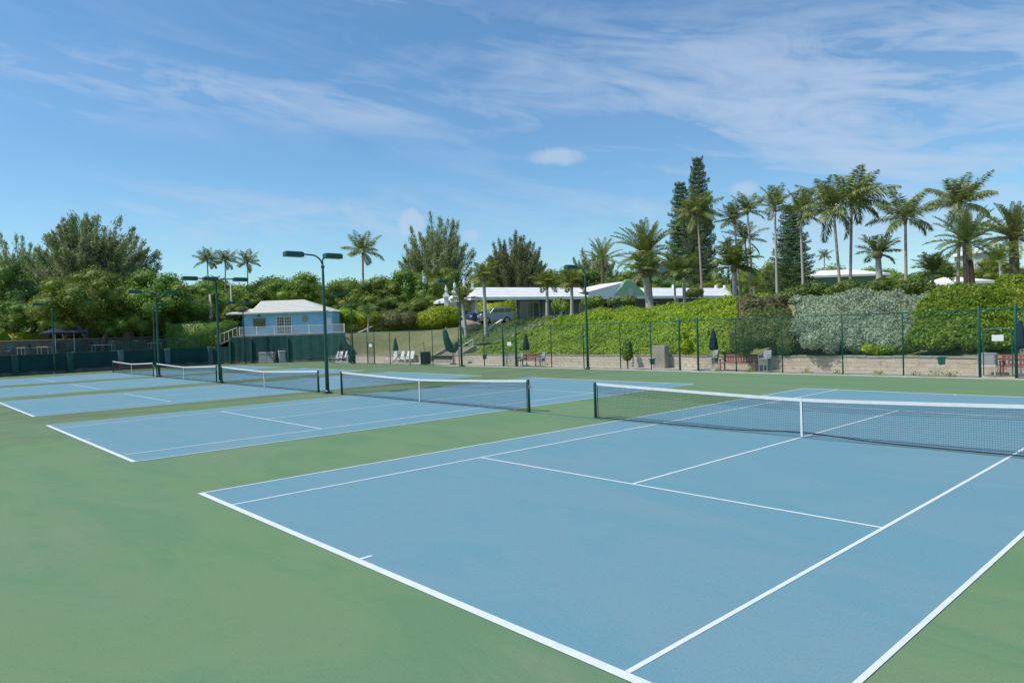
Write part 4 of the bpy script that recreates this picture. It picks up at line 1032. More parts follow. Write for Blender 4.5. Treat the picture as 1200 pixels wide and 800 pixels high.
def place(protos, k, loc, scale, rz, label, group):
    p = protos[k]
    if (id(protos), k) in used: return dup(p, loc, rz, scale, label, group)
    used.add((id(protos), k)); p.location = Vector([float(q) for q in loc]); p.scale = scale; p.rotation_euler = (0, 0, rz); tag(p, label, None, group); return p
for p in BR: p['category'] = 'tree'
def broad(x, ytop, tt, wpx, k, label, hfac=None, group='broadleaf trees behind the courts'):
    q = pt(x, ytop, tt); r = wpx*pxm(tt)/2; g = gz(q[0], q[1]); H = q[2]-g
    rz_ = float(np.clip(H*.56, r*.75, r*1.35)) if hfac is None else r*hfac
    # crown top is about .9 above centre in unit space
    cz = q[2]-rz_*.80
    return place(BR, k, (q[0], q[1], cz), (r, r, rz_), rnd.uniform(0, 6.28), label, group)
T = [ # x, ytop, depth, width px, variant, label
 (8, 290, 84, 105, 2, 'dark tree cut by the left edge of the picture'),
 (50, 303, 96, 90, 2, 'dark tree filling in under the left casuarina'),
 (108, 303, 77, 128, 1, 'large bright sea grape tree over the parasols at far left'),
 (58, 335, 80, 70, 1, 'lower bright limb tree at the left of the large bright tree'),
 (185, 308, 82, 120, 0, 'broad green tree behind the twin head light pole'),
 (75, 352, 77.5, 60, 1, 'low leafy limb tree right behind the dark parasols'),
 (140, 350, 78.5, 74, 0, 'low leafy tree right of the dark parasols'),
 (172, 348, 79.5, 56, 1, 'low leafy tree behind the twin head light pole'),
 (620, 312, 124, 80, 1, 'light green tree between the olive casuarina and the small distant casuarina'),
 (655, 308, 130, 80, 0, 'mid green tree top left of the single head light pole'),
 (575, 305, 118, 70, 0, 'mid green tree between the two central casuarinas'),
 (150, 330, 90, 80, 3, 'dark tree between the two broad trees at far left'),
 (228, 325, 92, 90, 0, 'green tree behind the palm trunk left of the cottage'),
 (25, 345, 80, 90, 2, 'low dark tree above the clipped hedge at the left edge'),
 (215, 350, 84, 80, 2, 'low dark tree above the long clipped hedge'),
 (262, 335, 104, 85, 0, 'green tree just left of the cottage roof, farther back'),
 (305, 328, 106, 85, 1, 'bright tree above the left part of the cottage roof'),
 (350, 314, 104, 100, 0, 'rounded green tree above the cottage roof'),
 (392, 325, 102, 70, 0, 'green tree right of the tallest centre pole'),
 (405, 350, 96, 70, 2, 'low dark tree behind the right end of the cottage'),
 (438, 318, 104, 95, 1, 'tree with pale green top right below the lone coconut palm'),
 (478, 308, 104, 80, 3, 'green tree below the left side of the middle casuarina'),
 (520, 303, 106, 90, 1, 'tree below the right side of the middle casuarina'),
 (560, 312, 104, 65, 0, 'green tree left of the olive casuarina'),
 (455, 345, 94, 70, 2, 'dark low tree above the rust coloured shrub'),
 (495, 342, 93, 75, 0, 'low green tree above the bright round bush'),
 (545, 345, 96, 60, 2, 'dark low tree behind the white finial pillars'),
 (640, 318, 122, 100, 0, 'green tree behind the left part of the clubhouse roof'),
 (690, 306, 126, 110, 2, 'dark green tree behind the clubhouse between light pole and gable'),
 (735, 312, 124, 90, 0, 'green tree behind the green gable'),
 (590, 322, 122, 80, 1, 'bright tree behind the olive casuarina trunk'),
 (775, 318, 122, 90, 2, 'dark tree behind the fruiting date palm'),
 (835, 322, 122, 80, 0, 'green tree between the tall pines and the palm group'),
 (880, 310, 110, 70, 0, 'green tree behind the group of three palms'),
 (905, 300, 92, 60, 1, 'green tree beside the right pine, behind the slender palm'),
 (965, 305, 118, 110, 1, 'bright low tree behind the tall palm pair, above the white roof'),
 (1030, 308, 112, 90, 0, 'green tree behind the short grey palm'),
 (1085, 312, 74, 70, 3, 'bright tree left of the dark date palm'),
 (1110, 302, 84, 60, 0, 'green tree directly behind the dark date palm'),
 (1160, 325, 66, 75, 0, 'green tree between the two date palms at right'),
 (1165, 298, 72, 70, 0, 'green tree top behind the pair of date palms at right'),
 (1200, 310, 72, 80, 2, 'dark tree cut by the right edge of the picture'),
 (1060, 325, 64, 60, 0, 'low green tree at the foot of the lone palm right of centre')]
for a in T: broad(*a)

rst = np.random.RandomState(31)
def thicket(pts, label, seed, mat='leaf', L=.34):
    B = []; o0 = pt(*pts[0][:1], hz(pts[0][0]), pts[0][2])
    for (x, y, tt) in pts:
        q = pt(x, y, tt); g = gz(q[0], q[1]); H = max(q[2]-g, 2.)
        n = 3
        for k in range(n): B.append((q[0]-o0[0]+rst.normal(0, .8), q[1]-o0[1]+rst.normal(0, .8), g+H*(k+.45)/n-o0[2], 3.4*rst.uniform(.8, 1.2), 3.4*rst.uniform(.8, 1.2), H/n*.8))
    rs = np.random.RandomState(seed); V, F = blob_leaves(B, 16, L, L*.6, rs, shell=.3, jit=.7, core=.85)
    o = fast_mesh('thicket', V, F, M[mat]); o.location = tuple(float(v) for v in o0); tag(o, label, 'thicket', None, 'stuff')
thicket([(x, 345+6*math.sin(x*.05), 100) for x in range(-30, 275, 26)], 'dark thicket closing the view under the far left trees', 1)
thicket([(x, 333+5*math.sin(x*.07), 112) for x in range(255, 600, 26)], 'dark thicket behind the cottage and the top of the lawn', 2)
thicket([(x, 322+5*math.sin(x*.07), 136) for x in range(575, 960, 30)], 'green thicket behind the clubhouse roof', 3, 'leaf')
thicket([(x, 325+5*math.sin(x*.06), 92) for x in range(930, 1230, 26)], 'green thicket behind the palms at right', 4, 'leaf')
# feathery casuarinas
def make_casuarina(seed, mat, lean=0., wide=1., n_br=70, spread=1.):
    """height 1, radius about .45*wide, base at 0"""
    rs = np.random.RandomState(seed); t = empty('casuarina_tree'); P = []; A = []; mb = MB()
    mb.tube([(0, 0, 0), (lean*.15, 0, .3), (lean*.4, 0, .6), (lean*.6, 0, .78)], [.022, .016, .009, .003], 7)
    for i in range(n_br*2):
        rho = rs.uniform(0, 1)**.5; a = rs.uniform(0, 2*PI); tz = .30+.66*math.sqrt(max(1-(rho*.94)**2, 0))*rs.uniform(.60, 1.05)
        tip = np.array([math.cos(a)*rho*.46*wide*rs.uniform(.8, 1.15)+lean*tz, math.sin(a)*rho*.46*wide, tz]); sz = tz*rs.uniform(.30, .62)*(1-.35*rho)
        o = np.array([lean*sz*.7, 0, sz]); d = tip-o; Lb = np.linalg.norm(d); bow = np.array([math.cos(a), math.sin(a), 0])*.05*rs.uniform(0, 1)
        pts = [o+d*f+bow*math.sin(PI*f) for f in np.linspace(0, 1, 6)]
        mb.tube(pts, [.006, .005, .004, .003, .002, .001], 4)
        m = int(255*Lb/.35*spread); f = rs.beta(2.0, 1.0, m)
        C = o + d*f[:, None]+bow*np.sin(PI*f)[:, None]+rs.normal(0, 1, (m, 3))*(.009+.027*(1-f**2))[:, None]; P.append(C)
        ax = d/Lb*.8 + rs.normal(0, .42, (m, 3)) + np.array([math.cos(a)*.15, math.sin(a)*.15, .35]); A.append(ax)
    P = np.concatenate(P); A = np.concatenate(A)
    V = leaf_quads(P, rs.normal(0, 1, P.shape), .032, .0062, rs, 0, axis=A)
    fast_mesh('crown', V, qf(len(P)), mat, t); mb.build('trunk', M['bark'], t); return t
def tree_at(p, x, ytop, tt, wpx, label, wunit, rz=0, zs=None):
    q = pt(x, ytop, tt); g = gz(q[0], q[1]); H = (q[2]-g)*(.98 if 'casuarina' in label else 1.); s = wpx*pxm(tt)/wunit
    p.location = (q[0], q[1], g); p.scale = (s, s, H); p.rotation_euler = (0, 0, rz)
    return tag(p, label, 'tree')
tree_at(make_casuarina(5, M['needle'], .10, 1.1, 66, .9), 96, 240, 96, 148, 'tall wide feathery casuarina above the trees at far left', 1.0, RZc)
tree_at(make_casuarina(6, M['needle'], .02, 1.0, 36, .9), 20, 262, 102, 74, 'smaller feathery casuarina at the left edge', .75, RZc+1)
tree_at(make_casuarina(7, M['needle'], .05, 1.05, 50, .9), 506, 242, 112, 80, 'grey green casuarina rising above the middle of the tree line', .8, RZc)
tree_at(make_casuarina(8, M['needledk'], .0, 1.0, 75, 1.0), 601, 264, 110, 74, 'dense olive casuarina above the clubhouse canopy', .85, RZc+.5)
tree_at(make_casuarina(9, M['needle'], .0, 1.0, 36), 693, 284, 132, 62, 'small distant casuarina behind the clubhouse, right of the light pole head', .8, RZc+2)

# Norfolk pines
def make_pine(seed, n_wh=30, dens=1.):
    rs = np.random.RandomState(seed); t = empty('norfolk_pine'); mb = MB(); mb.tube([(0, 0, 0), (0, 0, .5), (0, 0, 1)], [.012, .008, .001], 7)
    P = []; A = []; Nn = []
    for w in range(n_wh):
        h = .08+.90*(w/n_wh)**1.0; R = .5*(1-h)**.5*(1+.12*math.sin(w*2.3))*(1 if h > .2 else .8+h)+.012
        nb = 7 if h < .7 else 5; a0 = rs.uniform(0, 6.28)
        for b in range(nb):
            a = a0+2*PI*b/nb+rs.normal(0, .08); L = R*rs.uniform(.82, 1.12)
            up = np.array([math.cos(a), math.sin(a), 0]); side = np.array([-math.sin(a), math.cos(a), 0])
            rise = .05*L/.3*rs.uniform(.2, 1.2)
            mb.tube([np.array([0, 0, h]), np.array([0, 0, h+rise*.1])+up*L*.6, np.array([0, 0, h+rise*.45])+up*L], [.004, .003, .001], 4)
            m = int(120*dens*(L/.3+.15)); f = rs.uniform(.12, 1.0, m)
            C = up*(L*f)[:, None] + side*(rs.normal(0, 1, m)*.05*(L/.35+.2)*(1.15-f*.6))[:, None]; C[:, 2] += h+rise*.45*f*f+rs.uniform(0, .011, m)*(1+f)
            P.append(C); ax = side*np.sign(rs.normal(0, 1, m))[:, None]*.8+up*.6+np.array([0, 0, .35]); A.append(ax); Nn.append(np.tile([0, 0, 1.], (m, 1)))
    P = np.concatenate(P); V = leaf_quads(P, np.concatenate(Nn), .026, .0075, rs, .8, axis=np.concatenate(A))
    fast_mesh('crown', V, qf(len(P)), M['pine'], t); mb.build('trunk', M['bark'], t); return t
pn = make_pine(3, 34, 1.4)
tree_at(pn, 817, 180, 128, 50, 'tallest Norfolk pine, its pointed top highest in the picture', 1.0)
p2 = dup(pn, rz=1.2); tree_at(p2, 797, 210, 132, 50, 'second Norfolk pine just left of the tallest one', 1.0, 1.2)
p3 = dup(pn, rz=2.2); tree_at(p3, 926, 238, 70, 60, 'shorter dark Norfolk pine between the two slender palms', 1.0, 2.2)

# palms
def frond_leaves(rs, L, az, elev0, droop, nl, ll, lw, wind=0, vee=.5, hang=.6):
    """returns centres, axes, normals, rachis points"""
    n = 12; pts = [np.zeros(3)]; el = elev0; a = az
    for i in range(n):
        d = np.array([math.cos(a)*math.cos(el), math.sin(a)*math.cos(el), math.sin(el)]); pts.append(pts[-1]+d*L/n); el -= droop/n*(.5+1.1*i/n)
    pts = np.array(pts); f = np.linspace(.14, .99, nl); idx = f*n; i0 = np.minimum(idx.astype(int), n-1); fr = (idx-i0)[:, None]
    C = pts[i0]*(1-fr)+pts[i0+1]*fr; D = unit(pts[i0+1]-pts[i0])
    side = unit(np.cross(D, np.array([0, 0, 1.])+1e-6)); upv = np.cross(side, D)
    Ps, As, Ns, Ls = [], [], [], []
    for s in (-1, 1):
        ax = side*s*.85 + D*.55 + upv*vee*.5 + np.array([0, 0, -hang]) + rs.normal(0, .14, D.shape); ax[:, 2] -= hang*.5*f; ax = unit(ax)
        ln = ll*np.sin(PI*np.clip(f*.86+.12, 0, 1))**.6*rs.uniform(.8, 1.1, nl)
        Ps.append(C+ax*(ln/2)[:, None]); As.append(ax); Ns.append(np.cross(ax, D)); Ls.append(ln)
    return np.concatenate(Ps), np.concatenate(As), np.concatenate(Ns), np.concatenate(Ls), pts
def make_palm(name, seed, H, tr, lean, nf, FL, ll, lw, mat, trunkmat, elo=-.6, ehi=1.35, droop=1.5, hang=.55, nl=30, wind=0., shaft=True, fruit=False, dead=0, bulge=1.3, curve=0., vee=.5):
    """lean = (dx,dy) of the crown relative to the base"""
    rs = np.random.RandomState(seed); t = empty(name)
    mb = MB(); pts = []; rr = []
    for i in range(11):
        f = i/10; k = f*f*(1-curve)+f*curve if curve else f; pts.append((lean[0]*k, lean[1]*k, H*f)); rr.append(tr*(bulge-(bulge-1)*min(f*4, 1)-.25*f))
    mb.tube(pts, rr, 10); mb.build('trunk', trunkmat, t, True)
    top = np.array([lean[0], lean[1], H])
    if shaft:
        mb = MB(); d = np.array([lean[0]/H*.5, lean[1]/H*.5, 1]); mb.tube([top-d*.05, top+d*.25*FL*.5, top+d*.5*FL*.5], [tr*.95, tr*1.35, tr*.5], 9); mb.build('crownshaft', M['shaft'], t, True); top = top+d*.22*FL*.5
    P, A, Nn, Ls, rach = [], [], [], [], MB()
    for i in range(nf):
        f = (i+.5)/nf; az = i*2.39996+rs.normal(0, .2); el = elo+(ehi-elo)*(f**.62)+rs.normal(0, .08); L = FL*rs.uniform(.85, 1.1)*(.8+.2*math.sin(PI*f))
        if wind: 
            dx = math.cos(az)+wind[0]*.9; dy = math.sin(az)+wind[1]*.9; az = math.atan2(dy, dx)
        p_, a_, n_, l_, ra = frond_leaves(rs, L, az, el, droop*rs.uniform(.8, 1.2)*(.35+.75*(1-f)), nl, ll, lw, vee=vee, hang=hang*(1.15-.75*f))
        P.append(p_+top); A.append(a_); Nn.append(n_); Ls.append(l_); rach.tube(ra[::2]+top, [.028*FL/2.5*(1-.12*k) for k in range(len(ra[::2]))], 4, False)
    P = np.concatenate(P); A = np.concatenate(A); Nn = np.concatenate(Nn); Ls = np.concatenate(Ls)
    V = leaf_quads(P, Nn, Ls, lw, rs, .15, axis=A); Fq = qf(len(P)); rv = np.array(rach.v); rf = np.array(rach.f)+len(V)
    fast_mesh('crown', np.concatenate([V, rv]), np.concatenate([Fq, rf]), mat, t)
    if fruit:
        fm = MB()
        for k in range(9):
            a = k*.7+.2; e = top+np.array([math.cos(a)*.85, math.sin(a)*.85, -.55+.12*(k % 3)]); fm.tube([top+np.array([0, 0, .1]), top+np.array([math.cos(a)*.6, math.sin(a)*.6, .15]), e], [.02, .02, .01], 4)
            for j in range(26): c = e+rs.normal(0, 1, 3)*np.array([.16, .16, .28]); fm.lathe([(.005, -.05), (.05, 0), (.005, .05)], 5, tuple(c))
        fm.build('fruit_cluster', M['fruit'], t)
    return t
def palm(kind, xc, yc, xb, tt, label, seed, FLpx, **kw):
    c = pt(xc, yc+(6 if kind in ('coco', 'royal') and tt < 70 else 2), tt) # crown centre
    # base on the same depth, image column xb at ground
    yb = hz(xb)-(4.0-CAM[2])/pxm(tt); b = pt(xb, yb, tt); g = gz(b[0], b[1]); H = c[2]-g; FL = FLpx*pxm(tt)*(1.18 if kind in ('coco', 'royal') else 1.05)
    P = dict(coco=dict(tr=.115, nf=17, ll=.30, lw=.018, mat=M['frond'], trunkmat=M['palmbark'], elo=-.55, ehi=1.4, droop=1.3, hang=.85, nl=52),
             royal=dict(tr=.105, nf=16, ll=.30, lw=.019, mat=M['frond'], trunkmat=M['palmgrey'], elo=-.35, ehi=1.4, droop=.95, hang=.45, nl=48),
             short=dict(tr=.19, nf=15, ll=.32, lw=.032, mat=M['frondy'], trunkmat=M['palmgrey'], elo=-.15, ehi=1.35, droop=1.35, hang=.35, nl=40, shaft=True),
             date=dict(tr=.34, nf=44, ll=.15, lw=.015, mat=M['frond'], trunkmat=M['datebark'], elo=-.6, ehi=1.45, droop=.85, hang=.1, nl=56, shaft=False, vee=1.0),
             dwarf=dict(tr=.12, nf=16, ll=.34, lw=.035, mat=M['frondy'], trunkmat=M['palmgrey'], elo=-.3, ehi=1.4, droop=1.2, hang=.3, nl=26, shaft=False))[kind].copy()
    P['ll'] *= FL; P['lw'] *= FL; P.update(kw)
    o = make_palm({'coco': 'coconut_palm', 'royal': 'slender_palm', 'short': 'short_palm', 'date': 'date_palm', 'dwarf': 'dwarf_palm'}[kind], seed, H, lean=(c[0]-b[0], c[1]-b[1]), FL=FL, **P)
    o.location = (b[0], b[1], g); return tag(o, label, 'palm')
W_ = (CR[0]*.7, CR[1]*.7)
WL = (-CR[0]*.35, -CR[1]*.35)
palm('coco', 818, 247, 824, 62, 'drooping palm standing in front of the tallest Norfolk pine', 21, 30, elo=-.95, droop=1.3, nf=26)
palm('royal', 861, 257, 868, 60, 'leftmost slender palm of the group of three right of the pines', 22, 24, wind=(-CR[0]*.8, -CR[1]*.8))
palm('royal', 876, 245, 884, 59, 'tallest slender palm of the group of three right of the pines', 23, 23)
palm('royal', 873, 278, 882, 62, 'lower palm nested inside the group of three right of the pines', 24, 24, elo=-.7)
palm('royal', 908, 241, 911, 55, 'straight slender palm just left of the short Norfolk pine', 25, 27)
palm('royal', 938, 250, 942, 54, 'slender palm right in front of the short Norfolk pine', 26, 33, elo=-.2, wind=W_)
palm('coco', 977, 243, 986, 52, 'left palm of the tall windblown pair above the silver hedge', 27, 43, nf=19, wind=WL, elo=-.9, droop=1.3)
palm('coco', 998, 236, 996, 53, 'right palm of the tall windblown pair, fronds swept right', 28, 44, nf=19, wind=W_, elo=-.5, droop=1.3)
palm('coco', 1061, 256, 1062, 50, 'lone coconut palm with wide drooping side fronds, right of the tall pair', 29, 38, nf=18, elo=-.45)
palm('coco', 1125, 238, 1122, 50, 'tall coconut palm rising above the dark date palm at right', 30, 40, nf=20, elo=-.4)
palm('date', 1133, 283, 1137, 45, 'date palm with a thick dark trunk at right', 31, 46, mat=M['frondg'], nf=40)
palm('date', 1188, 277, 1189, 47, 'date palm cut by the right edge of the picture', 32, 48, nf=44)
palm('dwarf', 1172, 305, 1175, 43, 'low fan of pale palm fronds below the right edge date palm', 33, 26)
palm('short', 1029, 300, 1032, 48, 'short palm with a thick grey trunk above the silver hedge', 34, 30, mat=M['frondg'], tr=.24, droop=1.2)
palm('date', 757, 297, 762, 66, 'date palm with orange fruit beside the green gable', 35, 46, fruit=True, nf=46, tr=.4)
palm('short', 757, 322, 763, 62, 'bushy low palm in front of the fruiting date palm', 36, 30, mat=M['frondg'], nf=22, tr=.4)
palm('short', 801, 322, 803, 64, 'short palm below the two tall Norfolk pines', 37, 30, mat=M['frondg'], nf=18)
palm('dwarf', 790, 318, 792, 70, 'low palm behind the short palm below the Norfolk pines', 38, 26, mat=M['frondg'])
palm('short', 860, 316, 861, 58, 'broad low palm in front of the palm group of three', 39, 36, mat=M['frondg'], nf=24, tr=.22)
palm('dwarf', 884, 334, 884, 56, 'small dwarf palm over the white roof end', 40, 16, mat=M['frondg'])
palm('short', 641, 335, 641, 72, 'left of the two short yellow green palms in front of the clubhouse', 41, 24)
palm('short', 670, 334, 670, 70, 'right of the two short yellow green palms in front of the clubhouse', 42, 25)
palm('short', 567, 327, 569, 66, 'short palm with a pale trunk in front of the silver people carrier', 43, 26)
palm('short', 542, 352, 546, 68, 'low palm beside the white finial pillars', 44, 22)
palm('coco', 425, 296, 426, 112, 'lone coconut palm above the trees left of centre', 45, 25, tr=.2)
palm('coco', 243, 306, 246, 104, 'leftmost of three distant palms above the cottage trees', 46, 17, nf=16)
palm('coco', 264, 306, 264, 108, 'middle of three distant palms above the cottage trees', 47, 17, nf=16)
palm('coco', 290, 308, 291, 110, 'rightmost of three distant palms above the cottage trees', 48, 17, nf=16)
palm('dwarf', 432, 366, 431, 83, 'small palm on the lawn in front of the bright clipped bushes', 49, 15, mat=M['frondg'])
palm('coco', 853, 288, 853, 118, 'tiny distant palm left of the group of three palms', 50, 14, nf=14)
palm('coco', 966, 299, 966, 118, 'tiny distant palm left of the tall windblown pair', 51, 10, nf=14)
palm('date', 706, 303, 706, 112, 'distant palm with loose fronds behind the clubhouse roof', 52, 30, nf=26, mat=M['frond'])
palm('dwarf', 1093, 318, 1093, 52, 'spreading low palm left of the dark date palm', 53, 30, nf=22, mat=M['frond'])
# bare pale trunk and utility pole left of cottage
for (x, y0, y1, tt, r, lb, nm, m_) in ((246.5, 345, 378, 84, .16, 'bare pale palm trunk standing above the long clipped hedge', 'bare_trunk', 'palmgrey'), (270.5, 332, 362, 88, .09, 'thin grey utility pole behind the left end of the cottage', 'utility_pole', 'grey')):
    a = pt(x, y0, tt); b = pt(x+1, y1, tt); t = empty(nm, (b[0], b[1], gz(b[0], b[1])), 0, lb, 'pole' if 'pole' in nm else 'tree trunk'); mb = MB(); h = a[2]-gz(b[0], b[1]); mb.lathe([(r*1.2, -.1), (r, h*.3), (r*.85, h)], 10); mb.build('shaft', M[m_], t, True)
    if 'pole' in nm: mb = MB(); mb.tube([(0, 0, h-.3), (-.7, 0, h-.1)], .04, 6); mb.cbox((-.85, 0, h-.05), (.5, .2, .14), 0, .03); mb.build('lamp_arm', M['grey'], t)
# little lamp column on the terrace by the lawn
q = pt(497, 317, 90); g = gz(q[0], q[1]); t = empty('yard_lamp', (q[0], q[1], g), 0, 'pale grey lamp box on a thin pole above the bright round bush', 'lamp'); h = q[2]-g
mb = MB(); mb.tube([(0, 0, 0), (0, 0, h-1.2)], .05, 8); mb.build('pole', M['lampgreen'], t); mb = MB(); mb.lathe([(.12, h-1.7), (.3, h-1.5), (.26, h-.9), (.1, h-.7)], 8); mb.cbox((-.3, 0, h-.35), (.16, .16, .7), 0, .04); mb.build('lamp_box', M['grey'], t)
q = pt(857.5, 333, 64); g = gz(q[0], q[1]); t = empty('garden_lamp', (q[0], q[1], g), 0, 'small black garden lantern on a post in front of the white roof', 'lamp'); h = q[2]-g
mb = MB(); mb.tube([(0, 0, 0), (0, 0, h-.35)], .04, 8); mb.build('post', M['black'], t); mb = MB(); mb.lathe([(.06, h-.4), (.14, h-.1), (.04, h)], 8); mb.build('lantern', M['black'], t)
q = pt(1136, 303, 41); g = gz(q[0], q[1]); t = empty('garden_lamp', (q[0], q[1], g), 0, 'dark garden lantern on a post in front of the thick date palm trunk', 'lamp'); h = q[2]-g
mb = MB(); mb.tube([(0, 0, 0), (0, 0, h-.35)], .04, 8); mb.build('post', M['black'], t); mb = MB(); mb.lathe([(.06, h-.4), (.15, h-.1), (.04, h)], 8); mb.build('lantern', M['black'], t)

# distant white roofed houses
def house(x0, x1, ye, yr, tt, label, wallm, gable=False):
    a = pt(x0, ye, tt); b = pt(x1, ye, tt); L = math.hypot(b[0]-a[0], b[1]-a[1]); g = gz(a[0], a[1]); ze = a[2]; zr = pt((x0+x1)/2, yr, tt+2)[2]
    t = empty('white_roofed_house', (a[0], a[1], 0), math.atan2(b[1]-a[1], b[0]-a[0]), label, 'house', 'white roofed houses beyond the palms')
    zb = min(g, ze-2.5)
    mb = MB(); mb.box((L/2, 3.1, (zb+ze)/2), (L-.8, 5.4, ze-zb)); mb.build('wall', wallm, t)
    mb = MB(); h = min(3., L*.3)
    mb.add([(0,0,ze),(L,0,ze),(L,6.2,ze),(0,6.2,ze),(h,3.1,zr),(L-h,3.1,zr),(0,0,ze+.22),(L,0,ze+.22),(L,6.2,ze+.22),(0,6.2,ze+.22)], [(0,1,7,6),(1,2,8,7),(2,3,9,8),(3,0,6,9),(6,7,5,4),(7,8,5),(8,9,4,5),(9,6,4),(0,3,2,1)]); mb.build('roof', M['roofwhite'], t)
    for k in range(max(int(L/3), 1)):
        mb = MB(); mb.box((1.2+3*k, .37, ze-1.3), (.9, .06, 1.1)); w = mb.build('window', M['whitepaint'], t); mb = MB(); mb.box((1.2+3*k, .335, ze-1.3), (.75, .02, .95)); mb.build('pane', M['glass'], w)
    return t
house(948, 1044, 325.5, 315, 76, 'white roofed house with green wall behind the tall windblown palm pair', M['sage'])
house(1118, 1166, 333, 323, 58, 'white roofed house glimpsed behind the thick date palm trunk', M['palewall'])
house(742, 806, 311, 303, 132, 'distant pale house peeking out behind the fruiting date palm', M['palewall'])
house(1150, 1172, 296, 290, 85, 'tiny white house high up between the two date palms at right', M['palewall'])
house(1004, 1018, 346, 341, 52, 'small white roof peak just above the silver hedge', M['palewall'])

# ---- banks and hedges
def surf_cover(name, poly_fn, n, L, W, mat, rs, hfun, seed, jit=.5, label=None, cat=None, kind=None, box=None, coregrid=.5):
    """leaves growing over the bank: thickness hfun(x,y) above the land"""
    x0, x1, y0, y1 = box; X = rs.uniform(x0, x1, n); Y = rs.uniform(y0, y1, n); k = poly_fn(X, Y); X, Y = X[k], Y[k]
    e = .12; H = lambda a, b: ground_z(a, b)+hfun(a, b)
    Z = H(X, Y); gx = (H(X+e, Y)-H(X-e, Y))/(2*e); gy = (H(X, Y+e)-H(X, Y-e))/(2*e); Nn = unit(np.stack([-gx, -gy, np.ones_like(gx)], 1))
    P = np.stack([X, Y, Z], 1)+Nn*(rs.uniform(-.22, .08, len(X)))[:, None]
    V = leaf_quads(P, Nn+np.array([0, 0, .3]), L, W, rs, jit); F = qf(len(P))
    # under-layer of the same leaves so the bank is closed
    gxs = np.arange(x0, x1+coregrid, coregrid); gys = np.arange(y0, y1+coregrid, coregrid); A, B = np.meshgrid(gxs, gys, indexing='ij'); K = poly_fn(A.ravel(), B.ravel()).reshape(A.shape)
    ZZ = H(A, B)-.25; m = A.shape[1]; idx = np.arange(A.size).reshape(A.shape); C = K[:-1, :-1] & K[1:, :-1] & K[:-1, 1:] & K[1:, 1:]
    Fg = np.stack([idx[:-1, :-1][C], idx[1:, :-1][C], idx[1:, 1:][C], idx[:-1, 1:][C]], 1)+len(V)
    o = fast_mesh(name, np.concatenate([V, np.stack([A.ravel(), B.ravel(), ZZ.ravel()], 1)]), np.concatenate([F, Fg]), mat)
    return tag(o, label, cat, None, kind)
def lumps(seed, amp, s):
    r = np.random.RandomState(seed); ks = r.normal(0, s, (9, 2)); ph = r.uniform(0, 6, 9)
    return lambda x, y: amp*sum(np.abs(np.sin(k[0]*x+k[1]*y+p))-.5 for k, p in zip(ks, ph))/3
lf_a = lumps(4, .42, 1.9); lf_b = lumps(14, .22, 5.5); lf = lambda x, y: lf_a(x, y)+lf_b(x, y)
edge = lambda y: -(33.6-.30*(y-33.1))   # left limit of the bright bank
def cover_h(x, y): return (.20+lf(x, y))*smooth((x-edge(y))/2.0)*smooth((y-32.7)/1.0)+.12
rsb = np.random.RandomState(99)
surf_cover('ground_cover', lambda x, y: (x > edge(y)-.6+.6*np.sin(y*1.3)) & (x < -9.3-.17*(y-33)+.5*np.sin(y*1.9)), 470000, .12, .075, M['cover'], rsb, cover_h, 1, .62, 'bright green leafy ground cover over the bank below the clubhouse', 'ground cover', 'stuff', (-48, 1, 33.05, 46))
# dry olive cover on the slope beside the driveway
lo = lumps(8, .3, 1.6)
surf_cover('ivy_cover', lambda x, y: (x < edge(y)-.2+.6*np.sin(y*1.3)) & (x > edge(y)-9-.6*np.sin(y*2)) & (y > 33.4+3.2*(x < -33.9)), 40000, .16, .06, M['olive'], rsb, lambda x, y: (.3+lo(x, y)), 2, .7, 'dull olive creeping cover on the slope below the silver people carrier', 'ground cover', 'stuff', (-58, -32, 33.3, 45))

